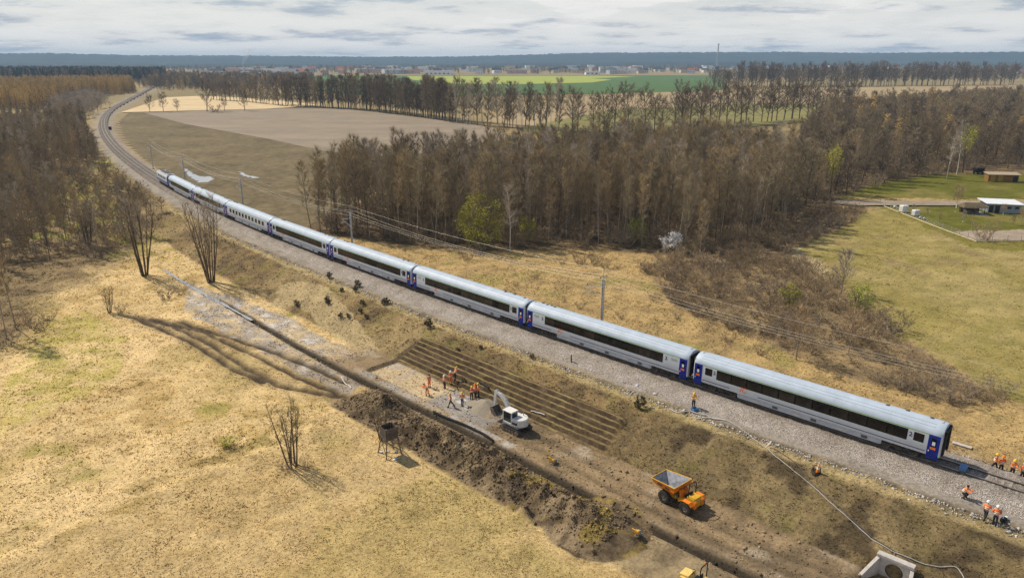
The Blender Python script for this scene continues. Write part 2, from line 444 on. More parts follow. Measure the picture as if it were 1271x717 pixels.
    put((0.12, 0.085, 0.05), te * sstep(.55, .7, fbm(x, y, 1.3, 3, 98)) * .6)
    put((0.115, 0.085, 0.05), (np.abs(s - 65.4) < .5) * band(d, 11, 20.6, .4))
    for r in SITE_RUTS:
        q = polydist(wx * .3 + x * .7, wy * .3 + y * .7, r)
        put((0.135, 0.10, 0.06), np.exp(-(q / .45) ** 2) * .75 * (.5 + n2))
    # right, beyond the culvert and below the slope: trodden earth
    put((0.26, 0.20, 0.12), band(d, 23.2, 29.5, 1.2) * band(s, -60, 21, 2) * .9)
    put((0.17, 0.13, 0.08), band(d, 23.2, 29, 1.2) * band(s, -60, 21, 2) * sstep(.45, .62, n2) * .7)
    # drain, ruts, spoil
    put((0.25, 0.19, 0.12), band(d, 21.8, 23.9, .4) * band(s, -60, 75, 3) * .85)
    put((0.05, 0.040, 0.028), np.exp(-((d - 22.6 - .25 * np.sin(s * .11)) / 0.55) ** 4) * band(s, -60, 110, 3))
    for r in RUTS:
        q = polydist(x + .5 * (fbm(x, y, 3, 2, 3) - .5), y, r)
        put((0.185, 0.135, 0.08), np.exp(-(q / 1.25) ** 2) * .55 * np.clip(n2 * 1.8, 0, 1))
        put((0.06, 0.045, 0.03), np.exp(-(q / .5) ** 2) * np.clip(.5 + n2 * 1.1, 0, 1))
    so = band(s, 18.6, 60, 1.5) * band(d, 23.4, 29.9, .35)
    so = np.maximum(so, (np.hypot(s - 21.5, d - 26.2) < 4.9) * 1.0)
    put((0.165, 0.12, 0.07), so)
    put((0.30, 0.225, 0.135), so * sstep(.48, .62, n1 * .4 + n2 * .6) * .75)
    put((0.055, 0.04, 0.026), so * sstep(.52, .66, fbm(x, y, 1.1, 3, 70)) * .75)
    put((0.30, 0.22, 0.06), so * sstep(.62, .7, fbm(x, y, 2.2, 3, 72)) * (1 - sstep(30, 34, s)) * .7)
    # far side of the line
    fs = sstep(3.6, 4.6, -d)
    put((0.43, 0.305, 0.135), fs)
    put((0.30, 0.215, 0.10), fs * sstep(.48, .66, n2) * .8)
    put((0.26, 0.235, 0.07), fs * sstep(.6, .75, fbm(x, y, 6, 4, 73)) * .6)
    put((0.23, 0.165, 0.09), fs * band(-d, 4.2, 9, 1) * (.35 + .5 * sstep(.45, .6, n2)))
    put((0.36, 0.30, 0.23), fs * band(-d, 4.4, 6.8, .6) * sstep(.45, .6, fbm(x, y, 1.5, 3, 74)) * .7)
    rm = inpoly(wx, wy, Z_RMEAD)
    put((0.29, 0.235, 0.078), rm)
    put((0.37, 0.295, 0.125), rm * sstep(.45, .65, fbm(x, y, 20, 4, 75)) * .8)
    put((0.21, 0.19, 0.05), rm * sstep(.5, .68, n2) * .5)
    put((0.27, 0.20, 0.10), rm * sstep(.68, .76, fbm(x, y, 7, 3, 76)) * .6)
    br = inpoly(wx, wy, Z_BRUSH)
    put((0.27, 0.195, 0.105), br * .85); put((0.15, 0.11, 0.065), br * sstep(.45, .65, n2) * .6)
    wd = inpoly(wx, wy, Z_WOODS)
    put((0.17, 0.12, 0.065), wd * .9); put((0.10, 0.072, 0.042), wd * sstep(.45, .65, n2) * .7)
    put((0.52, 0.42, 0.24), inpoly(wx, wy, Z_PALE) * .8)
    for zn in (Z_LAWN, Z_LAWN2):
        l = inpoly(wx, wy, zn)
        put((0.125, 0.125, 0.02), l); put((0.24, 0.195, 0.065), l * sstep(.58, .7, n1) * .6)
    put((0.17, 0.155, 0.025), inpoly(wx, wy, Z_EDGE) * .8)
    put((0.36, 0.29, 0.22), inpoly(wx, wy, Z_YARD))
    # open country
    fc = sstep(300, 600, Rr)
    put((0.27, 0.21, 0.105), fc * .8)
    put((0.20, 0.17, 0.08), fc * sstep(.5, .65, fbm(x, y, 160, 3, 80)) * .6)
    # under the ballast
    put((0.30, 0.265, 0.225), band(d, -4.2, 5.4, .5))
    return C

def ground_material(name, use_attr=True, c=(0.3, 0.3, 0.3), fine=3.0, bump=0.6, contrast=0.55, streak=None):
    m = bpy.data.materials.new(name); m.use_nodes = True
    nt = m.node_tree; b = nt.nodes['Principled BSDF']
    b.inputs['Roughness'].default_value = 0.95; b.inputs['Specular IOR Level'].default_value = 0.08
    tc = nt.nodes.new('ShaderNodeTexCoord')
    def noise(scale, det=8, rough=.7, stretch=None):
        n = nt.nodes.new('ShaderNodeTexNoise'); n.inputs['Scale'].default_value = scale
        n.inputs['Detail'].default_value = det; n.inputs['Roughness'].default_value = rough
        src = tc.outputs['Object']
        if stretch:
            mp = nt.nodes.new('ShaderNodeMapping'); mp.inputs['Scale'].default_value = stretch[:3]; mp.inputs['Rotation'].default_value = (0, 0, stretch[3])
            nt.links.new(src, mp.inputs[0]); src = mp.outputs[0]
        nt.links.new(src, n.inputs['Vector']); return n.outputs[0]
    def math_(op, a, bb):
        q = nt.nodes.new('ShaderNodeMath'); q.operation = op
        for i, v in enumerate((a, bb)):
            if isinstance(v, (int, float)): q.inputs[i].default_value = v
            else: nt.links.new(v, q.inputs[i])
        return q.outputs[0]
    a = noise(fine, 8, .72); b2 = noise(fine / 9, 6, .6)
    fac = math_('ADD', math_('MULTIPLY', a, .68), math_('MULTIPLY', b2, .32))
    if streak:
        fac = math_('ADD', math_('MULTIPLY', fac, .6), math_('MULTIPLY', noise(1.0, 6, .65, streak), .4))
    mr = nt.nodes.new('ShaderNodeMapRange'); nt.links.new(fac, mr.inputs['Value'])
    mr.inputs['From Min'].default_value = .33; mr.inputs['From Max'].default_value = .67
    mr.inputs['To Min'].default_value = 1 - contrast; mr.inputs['To Max'].default_value = 1 + contrast * .8
    vm = nt.nodes.new('ShaderNodeVectorMath'); vm.operation = 'SCALE'
    if use_attr:
        at = nt.nodes.new('ShaderNodeAttribute'); at.attribute_name = 'Col'; nt.links.new(at.outputs['Color'], vm.inputs[0])
    else: vm.inputs[0].default_value = c
    nt.links.new(mr.outputs[0], vm.inputs['Scale'])
    nt.links.new(vm.outputs[0], b.inputs['Base Color'])
    bp = nt.nodes.new('ShaderNodeBump'); bp.inputs['Strength'].default_value = bump; bp.inputs['Distance'].default_value = .22
    nt.links.new(a, bp.inputs['Height']); nt.links.new(bp.outputs[0], b.inputs['Normal'])
    return m
GM = ground_material('ground_soil_grass')

def axis(segs, lo, hi, g):
    out = []
    for a, b, st in segs: out += list(np.arange(a, b, st))
    out.append(segs[-1][1])
    st = segs[0][2]; p = segs[0][0]; left = []
    while p > lo: st *= g; p -= st; left.append(p)
    st = segs[-1][2]; p = out[-1]; right = []
    while p < hi: st *= g; p += st; right.append(p)
    return np.array(left[::-1] + out + right)
GS = axis([(-60, -16, 1.2), (-16, 70, .34), (70, 130, .6), (130, 150, 1.0)], -9000, 9000, 1.055)
GD = axis([(-150, -30, 1.6), (-30, 4, .8), (4, 10.4, .35), (10.4, 16, .13), (16, 46, .25), (46, 60, .6)], -9000, 9000, 1.055)
th0 = TH(40.0); o0 = np.array([np.interp(40.0, _S, _XY[:, 0]), np.interp(40.0, _S, _XY[:, 1])])
gs, gd = np.meshgrid(GS, GD, indexing='ij')
gx = (o0[0] + np.cos(th0) * (gs - 40) - np.sin(th0) * gd).ravel()
gy = (o0[1] + np.sin(th0) * (gs - 40) + np.cos(th0) * gd).ravel()
gx = np.clip(gx, -9000, 9000); gy = np.clip(gy, -9000, 9000)
gz = height(gx, gy)
ni, nj = len(GS), len(GD)
ii, jj = np.meshgrid(np.arange(ni - 1), np.arange(nj - 1), indexing='ij')
q0 = (ii * nj + jj).ravel()
quads = np.c_[q0, q0 + nj, q0 + nj + 1, q0 + 1]
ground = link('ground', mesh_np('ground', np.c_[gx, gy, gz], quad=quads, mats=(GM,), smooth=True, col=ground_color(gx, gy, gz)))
_gz2 = gz.reshape(ni, len(GD))
def height_fast(x, y):
    x = np.asarray(x, float); y = np.asarray(y, float)
    a = (x - o0[0]) * np.cos(th0) + (y - o0[1]) * np.sin(th0) + 40; b = -(x - o0[0]) * np.sin(th0) + (y - o0[1]) * np.cos(th0)
    i = np.clip(np.searchsorted(GS, a) - 1, 0, len(GS) - 2); j = np.clip(np.searchsorted(GD, b) - 1, 0, len(GD) - 2)
    fa = np.clip((a - GS[i]) / (GS[i + 1] - GS[i]), 0, 1); fb = np.clip((b - GD[j]) / (GD[j + 1] - GD[j]), 0, 1)
    return (_gz2[i, j] * (1 - fa) + _gz2[i + 1, j] * fa) * (1 - fb) + (_gz2[i, j + 1] * (1 - fa) + _gz2[i + 1, j + 1] * fa) * fb
height = height_fast
def hz(x, y): return float(height_fast(x, y))
tag(ground, 'dry spring meadow, embankment and churned building site', 'ground', kind='structure')

# far fields: thin level sheets on the plain
def sheet(name, pts, z, m, label):
    me = mesh_np(name, [(*G(px, py, z), z) for px, py in pts], [tuple(range(len(pts)))], (m,))
    o = link(name, me)
    if me.polygons[0].normal.z < 0: me.flip_normals()
    return tag(o, label, 'field', kind='structure')
Fm = lambda n, c, f, ct, st=None: ground_material(n, False, c, f, .3, ct, st)
sheet('olive_field', [(168, 215), (140, 176), (142, 155), (160, 140), (185, 137), (330, 134), (420, 133), (520, 144), (600, 155), (640, 172), (600, 192), (470, 236), (360, 292), (310, 262), (240, 228)], -1.52, Fm('olive_grass_field', (0.165, 0.13, 0.072), .35, .6), 'olive brown grass field inside the curve of the railway')
sheet('ploughed_field', [(178, 140), (330, 135), (420, 134), (520, 146), (610, 157), (640, 172), (560, 186), (480, 196), (400, 187), (330, 172), (230, 154)], -1.44, Fm('ploughed_soil', (0.275, 0.225, 0.168), .05, .32, (.004, .05, 1, .25)), 'pale brown ploughed field beyond the railway curve')
sheet('stubble_field', [(150, 139.5), (205, 121), (250, 119), (330, 123), (400, 131), (330, 135)], -1.36, Fm('pale_stubble', (0.60, 0.46, 0.27), .04, .2), 'bright pale stubble field behind the scattered roadside trees')
sheet('green_crop_field', [(390, 93.8), (890, 93.6), (905, 109), (880, 113.5), (760, 115.5), (560, 120), (470, 120), (390, 112)], -1.6, Fm('young_green_crop', (0.085, 0.15, 0.048), .03, .2), 'flat dark green crop field in front of the town')
sheet('yellow_crop_field', [(505, 94.6), (745, 94.2), (790, 95.4), (735, 97.5), (760, 99), (735, 102.6), (640, 104.8), (560, 104), (510, 99)], -1.3, Fm('yellow_green_crop', (0.33, 0.37, 0.075), .02, .12), 'yellow green strip of crop in front of the town')
sheet('tan_field', [(780, 115.8), (905, 112), (1100, 108), (1290, 106), (1420, 112), (1200, 126), (1080, 128), (960, 132), (840, 134), (760, 140), (640, 160), (600, 150), (700, 122)], -1.45, Fm('tan_grass_field', (0.36, 0.275, 0.155), .03, .25), 'tan field between the two rows of bare trees')
sheet('lower_meadow_strip', [(640, 160), (760, 136), (960, 128), (1060, 132), (1010, 150), (820, 168), (700, 172)], -1.3, Fm('olive_strip', (0.22, 0.20, 0.075), .06, .4), 'olive green grass strip under the row of oaks')

# standing water in the field hollow
def puddle(name, pts, z, label):
    V = []
    P0 = [np.array(G(px, py, z)) for px, py in pts]
    for i in range(len(P0)):
        a, b = P0[i], P0[(i + 1) % len(P0)]
        for t in np.linspace(0, 1, 6, endpoint=False):
            p = a + (b - a) * t; V.append((p[0] + rng.normal() * .35, p[1] + rng.normal() * .5, z))
    me = mesh_np(name, V, [tuple(range(len(V)))], (WATER,))
    if me.polygons[0].normal.z < 0: me.flip_normals()
    return tag(link(name, me), label, 'water', kind='structure')
WATER = mat('still_water', (0.34, 0.34, 0.33), rough=0.05, var=.1, spec=1.0)  # pale base colour paints in the bright cloud reflection
PALESAND = mat('pale_wet_sand', (0.74, 0.72, 0.70), rough=.6, var=.15, scale=.3)
puddle('puddle', [(227, 209.5), (233, 209.8), (238, 213), (243, 217), (252, 219.5), (262, 219), (266, 222), (258, 226), (249, 226.6), (241, 223), (236, 219), (232, 214)], -1.47, 'bright irregular pool of standing water on the olive field near the locomotive')
puddle('puddle', [(297, 213), (301, 213.5), (306, 217), (317, 219), (323, 221.5), (316, 221.3), (305, 218.6), (299, 216)], -1.47, 'small thin streak of standing water right of the larger pool')

# ------------------------------------------------------------------ distant hills
HX = [-300, 0, 100, 200, 320, 450, 560, 640, 720, 850, 960, 1050, 1271, 1600]
HY = [68.5, 68.8, 68.2, 70, 70.2, 71, 71, 69.2, 66.8, 66.2, 66.2, 67.6, 67, 67.5]
az = np.linspace(R_(-52), R_(52), 700); rr = np.concatenate([np.linspace(3700, 6600, 36), np.linspace(6800, 8200, 8)])
A, RR = np.meshgrid(az, rr, indexing='ij')
pxa = PW / 2 + FPX / math.cos(PITCH) * np.tan(A) * 0.953
top = CAM_H + (HORIZ - np.interp(pxa, HX, HY)) / FPX * 6600
t_ = sstep(3700, 6600, RR); tt = 0.28 * sstep(3900, 4600, RR) + 0.72 * sstep(5000, 6600, RR)
wob = fbm(A * 900, RR * .01, 60, 3, 14) - .5
hz_ = -6 + (top + 6) * np.clip(tt + .25 * wob * tt * (1 - tt) * 2, 0, 1) + tt * 14 * (fbm(A * 3000, RR * .02, 8, 3, 15) - .5)
hz_ = hz_ - (RR > 6700) * (RR - 6600) * .03
hx = RR * np.sin(A); hyy = RR * np.cos(A)
n0, n1_ = A.shape
ii, jj = np.meshgrid(np.arange(n0 - 1), np.arange(n1_ - 1), indexing='ij'); q0 = (ii * n1_ + jj).ravel()
hills = link('hills', mesh_np('hills', np.c_[hx.ravel(), hyy.ravel(), hz_.ravel()], quad=np.c_[q0, q0 + n1_, q0 + n1_ + 1, q0 + 1],
             mats=(ground_material('wooded_hill', False, (0.030, 0.042, 0.040), .006, .5, .75),), smooth=False))
tag(hills, 'long wooded hills on the horizon', 'hills', kind='structure')
# ------------------------------------------------------------------ ballast, rails, sleepers
def ballast_material():
    m = bpy.data.materials.new('crushed_stone_ballast'); m.use_nodes = True; nt = m.node_tree; b = nt.nodes['Principled BSDF']
    b.inputs['Roughness'].default_value = .95; b.inputs['Specular IOR Level'].default_value = .1
    tc = nt.nodes.new('ShaderNodeTexCoord')
    v = nt.nodes.new('ShaderNodeTexVoronoi'); v.inputs['Scale'].default_value = 13.0; nt.links.new(tc.outputs['Object'], v.inputs['Vector'])
    n = nt.nodes.new('ShaderNodeTexNoise'); n.inputs['Scale'].default_value = .5; n.inputs['Detail'].default_value = 6; nt.links.new(tc.outputs['Object'], n.inputs['Vector'])
    sx = nt.nodes.new('ShaderNodeSeparateColor'); nt.links.new(v.outputs['Color'], sx.inputs[0])
    r = nt.nodes.new('ShaderNodeValToRGB'); e = r.color_ramp.elements; e.new(.5)
    for el, (p, c) in zip(e, ((0, (.20, .18, .16)), (.5, (.39, .36, .325)), (1, (.60, .57, .53)))): el.position = p; el.color = (*c, 1)
    nt.links.new(sx.outputs[0], r.inputs[0])
    r2 = nt.nodes.new('ShaderNodeValToRGB'); e = r2.color_ramp.elements
    e[0].position = .35; e[0].color = (.80, .76, .70, 1); e[1].position = .7; e[1].color = (1.12, 1.1, 1.08, 1)
    nt.links.new(n.outputs[0], r2.inputs[0])
    mx = nt.nodes.new('ShaderNodeMix'); mx.data_type = 'RGBA'; mx.blend_type = 'MULTIPLY'; mx.inputs[0].default_value = 1
    nt.links.new(r.outputs[0], mx.inputs[6]); nt.links.new(r2.outputs[0], mx.inputs[7]); at_ = nt.nodes.new('ShaderNodeAttribute'); at_.attribute_name = 'Col'
    m2 = nt.nodes.new('ShaderNodeMix'); m2.data_type = 'RGBA'; m2.blend_type = 'MULTIPLY'; m2.inputs[0].default_value = 1
    nt.links.new(mx.outputs[2], m2.inputs[6]); nt.links.new(at_.outputs['Color'], m2.inputs[7]); nt.links.new(m2.outputs[2], b.inputs['Base Color'])
    bp = nt.nodes.new('ShaderNodeBump'); bp.inputs['Strength'].default_value = 1.0; bp.inputs['Distance'].default_value = .1
    nt.links.new(v.outputs['Distance'], bp.inputs['Height']); nt.links.new(bp.outputs[0], b.inputs['Normal'])
    return m
BAL = ballast_material()
bs = np.concatenate([np.arange(-60, 110, .5), np.arange(110, 300, 2), np.arange(300, 1700, 8)])
bd0 = np.array([-4.6, -3.6, -2.6, -2.1, -1.3, -.75, 0, .75, 1.3, 2.1, 2.6, 3.6, 4.6, 5.6])
bz0 = np.array([-1.10, -.62, -.20, -.17, -.15, -.17, -.18, -.17, -.15, -.17, -.22, -.50, -.78, -1.12])
BV = []; BC = []
for i, s in enumerate(bs):
    w1 = .55 * (float(fbm(np.array([s]), np.array([3.0]), 4, 4, 101)[0]) - .5) + .5 * (float(fbm(np.array([s]), np.array([9.0]), 1.2, 3, 102)[0]) - .5)
    nearw = float(np.interp(s, [-60, 5, 14, 28, 60, 110, 150], [.84, .84, .90, .98, .94, .84, .76]))
    dd = bd0.copy(); dd[-3:] = dd[-3:] * nearw + w1 * np.array([.3, .7, 1.3]); dd[:2] -= w1 * .6
    dd = np.where(np.abs(dd) > 2.2, np.sign(dd) * (2.2 + (np.abs(dd) - 2.2) * float(np.interp(s, [120, 180, 260, 400], [1, .55, .32, .25]))), dd)
    x, y = T(np.full(len(dd), s), dd)
    jz = rng.normal(size=len(dd)) * .035; 
    BV += list(zip(x, y, bz0 + jz)); t_ = np.interp(np.abs(dd), [0, .6, .9, 1.6, 2.6, 4.2, 6], [.86, .72, .70, .82, .98, 1.06, .92]) * (1 - .38 * float(sstep(150, 270, np.array([s]))[0])); BC += [(q * 1.02, q * (.93 + .07 * min(q, 1)), q * (.82 + .18 * min(q, 1))) for q in t_]
nj = len(bd0); ii, jj = np.meshgrid(np.arange(len(bs) - 1), np.arange(nj - 1), indexing='ij'); q0 = (ii * nj + jj).ravel()
tag(link('ballast', mesh_np('ballast', BV, quad=np.c_[q0, q0 + 1, q0 + nj + 1, q0 + nj][:, ::-1], mats=(BAL,), smooth=True, col=np.array(BC))), 'grey crushed stone ballast bed of the railway', 'ballast', kind='structure')

RUST = mat('rail_steel', (0.13, 0.095, 0.075), rough=.5, metal=.3, var=.3, scale=2)
RAILTOP = mat('rail_head', (0.42, 0.40, 0.38), rough=.3, metal=.7, var=.1)
SLEEP = mat('concrete_sleeper', (0.30, 0.27, 0.24), rough=.9, var=.25, scale=4)
track = thing('railway_track', 'single railway track of two rails curving away under the train', 'track', (0, 0, 0))
rs_ = np.concatenate([np.arange(-60, 300, 3), np.arange(300, 1700, 10)])
for g in (-.7525, .7525):
    for nm, y0, y1, z0, z1, m in (('rail', -.07, .07, -.17, -.035, RUST), ('rail_head', -.045, .045, -.034, .004, RAILTOP)):
        rings = []
        for s in rs_:
            w = 1.0 if s < 240 else 1.6
            rings.append([(*T(s, g + q * w), zz_) for q, zz_ in ((y0, z0), (y1, z0), (y1, z1), (y0, z1))])
        MB().loft(rings).obj(nm, m, track)
slm = MB().box(-.13, .13, -1.3, 1.3, -.2, -.115, .03).mesh('sleeper', SLEEP)
for i in range(250):
    s = -42 + i * .62
    if 3 < s < 156 and i % 1 == 0 and 8 < s: continue
    o = link('sleeper', slm, track); x, y = T(s); o.location = (x, y, -.052 + .01 * (i % 3 - 1)); o.rotation_euler = (0, 0, TH(s))

# ------------------------------------------------------------------ coaches
SIDE = mat('coach_side_paint', (0.55, 0.60, 0.67), rough=.38, var=.06, scale=1.2, spec=.4)
SKIRT = mat('coach_skirt_paint', (0.42, 0.46, 0.53), rough=.5, var=.14, scale=1.5)
ROOFM = mat('coach_roof_paint', (0.41, 0.485, 0.58), rough=.5, var=.10, scale=.8, bump=.05)
GLASS = mat('tinted_coach_glass', (0.006, 0.006, 0.007), rough=.16, var=.4, spec=.22)
PANE = mat('coach_pane', (0.020, 0.017, 0.014), rough=.08, var=.7, scale=.9, spec=.3, rnd=.7)
DOORB = mat('coach_door_blue', (0.003, 0.018, 0.25), rough=.4, var=.1)
NAVY = mat('navy_stripe', (0.012, 0.018, 0.10), rough=.5, var=.1)
LIME = mat('lime_stripe', (0.22, 0.42, 0.06), rough=.5, var=.1)
ORNG = mat('orange_print', (0.75, 0.17, 0.015), rough=.5, var=.1)
WHIT = mat('white_print', (0.75, 0.76, 0.76), rough=.5, var=.05)
BLACKR = mat('black_rubber', (0.018, 0.018, 0.019), rough=.85, var=.3)
UNDER = mat('underframe_grime', (0.055, 0.048, 0.042), rough=.85, var=.4, scale=5)
WSTEEL = mat('wheel_steel', (0.16, 0.14, 0.12), rough=.55, metal=.5, var=.3)
VENT = mat('roof_vent_dark', (0.07, 0.075, 0.08), rough=.7, var=.2)
ENDG = mat('coach_end_grey', (0.40, 0.41, 0.43), rough=.6, var=.15)

def text_mesh(txt, size, m, name, shear=0.0, depth=.004):
    cu = bpy.data.curves.new('txt', 'FONT'); cu.body = txt; cu.size = size; cu.extrude = depth; cu.shear = shear
    cu.align_x = 'CENTER'; cu.align_y = 'CENTER'; cu.resolution_u = 3; cu.offset = size * .018
    o = bpy.data.objects.new('txt', cu); COL.objects.link(o)
    dg = bpy.context.evaluated_depsgraph_get()
    me = bpy.data.meshes.new_from_object(o.evaluated_get(dg)); me.name = name
    bpy.data.objects.remove(o); bpy.data.curves.remove(cu)
    me.materials.clear(); me.materials.append(m)
    return me
TX2 = text_mesh('2', .62, NAVY, 'class_number'); TX1 = text_mesh('1', .62, NAVY, 'class_number')
TXI = text_mesh('IC', .85, ORNG, 'logo_lettering', .25)

HL = 13.05                                   # half body length
PROF = [(1.36, .93), (1.42, 1.08), (1.425, 2.0), (1.40, 2.7), (1.36, 3.10)]
ROOFP = [(1.365, 3.10), (1.33, 3.26), (1.22, 3.46), (1.03, 3.66), (.78, 3.83), (.5, 3.95), (.25, 4.02), (0, 4.04)]
def wall_y(z): return float(np.interp(z, [p[1] for p in PROF], [p[0] for p in PROF]))
MC = {}
def cached(key, fn):
    if key not in MC: MC[key] = fn()
    return MC[key]
def side_panel(x0, x1, z0, z1, off, side, rnd=.0):      # thin raised panel that follows the wall
    zs = sorted({z0, z1} | {p[1] for p in PROF if z0 < p[1] < z1}); mb = MB()
    V = [(x, side * (wall_y(z) + e), z) for e in (-.02, off) for z in zs for x in (x0, x1)]; n = len(zs); o = 2 * n; F = []
    for i in range(n - 1):
        F += [(o + 2 * i, o + 2 * i + 1, o + 2 * i + 3, o + 2 * i + 2), (2 * i, 2 * i + 2, o + 2 * i + 2, o + 2 * i), (2 * i + 1, o + 2 * i + 1, o + 2 * i + 3, 2 * i + 3), (2 * i, 2 * i + 1, 2 * i + 3, 2 * i + 2)]
    F += [(0, o, o + 1, 1), (2 * n - 2, 2 * n - 1, o + 2 * n - 1, o + 2 * n - 2)]
    mb.add(V, F)
    return mb
def body_mesh():
    mb = MB(); xs = [-HL, -HL + .12, -HL + .7, HL - .7, HL - .12, HL]; tp = [.93, .985, 1, 1, .985, .93]
    rings = []
    for x, t in zip(xs, tp):
        pr = [(x, y * t, z) for y, z in PROF]; pl = [(x, -y * t, z) for y, z in PROF[::-1]]
        rings.append(pr + pl)
    return mb.loft(rings).mesh('body', SIDE, True)
def roof_mesh():
    xs = [-HL, -HL + .12, -HL + .7, HL - .7, HL - .12, HL]; tp = [.93, .985, 1, 1, .985, .93]; rings = []
    for x, t in zip(xs, tp):
        pr = [(x, y * t, 3.102 + (z - 3.10) * (t if t < 1 else 1)) for y, z in ROOFP]
        pl = [(x, -y * t, 3.102 + (z - 3.10) * (t if t < 1 else 1)) for y, z in ROOFP[:-1][::-1]]
        rings.append(pr + pl)
    mb = MB().loft(rings)
    for yy in (-.95, -.62, .62, .95):        # longitudinal ribs
        z = float(np.interp(abs(yy), [p[0] for p in ROOFP][::-1], [p[1] for p in ROOFP][::-1]))
        mb.box(-HL + .8, HL - .8, yy - .03, yy + .03, z - .04, z + .022)
    return mb.mesh('roof', ROOFM, True)
def bogie_parts(parent, x):
    b = link('bogie', cached('bogie', lambda: (MB().box(-1.75, 1.75, .88, 1.12, .42, .68, .05).box(-1.75, 1.75, -1.12, -.88, .42, .68, .05).box(-.4, .4, -1.1, 1.1, .45, .8, .05)
        .box(-1.45, -1.05, .9, 1.22, .3, .62, .04).box(1.05, 1.45, .9, 1.22, .3, .62, .04).box(-.35, .35, 1.05, 1.25, .38, .75, .04).box(-.9, -.55, 1.0, 1.18, .5, .95, .05).box(.55, .9, 1.0, 1.18, .5, .95, .05)
        .box(-1.45, -1.05, -1.22, -.9, .3, .62, .04).box(1.05, 1.45, -1.22, -.9, .3, .62, .04)).mesh('bogie', UNDER)), parent, (x, 0, 0))
    for xx in (-1.25, 1.25):
        for yy in (-.76, .76):
            link('wheel', cached('wheel', lambda: MB().wheel((0, 0, 0), .46, .13, 24, [(.0, -.4), (.5, -.4), (.85, -.3), (1.0, -.5), (1.0, .3), (.85, .4), (.5, .3), (.0, .5)]).mesh('wheel', WSTEEL, True)), b, (xx, yy, .464))
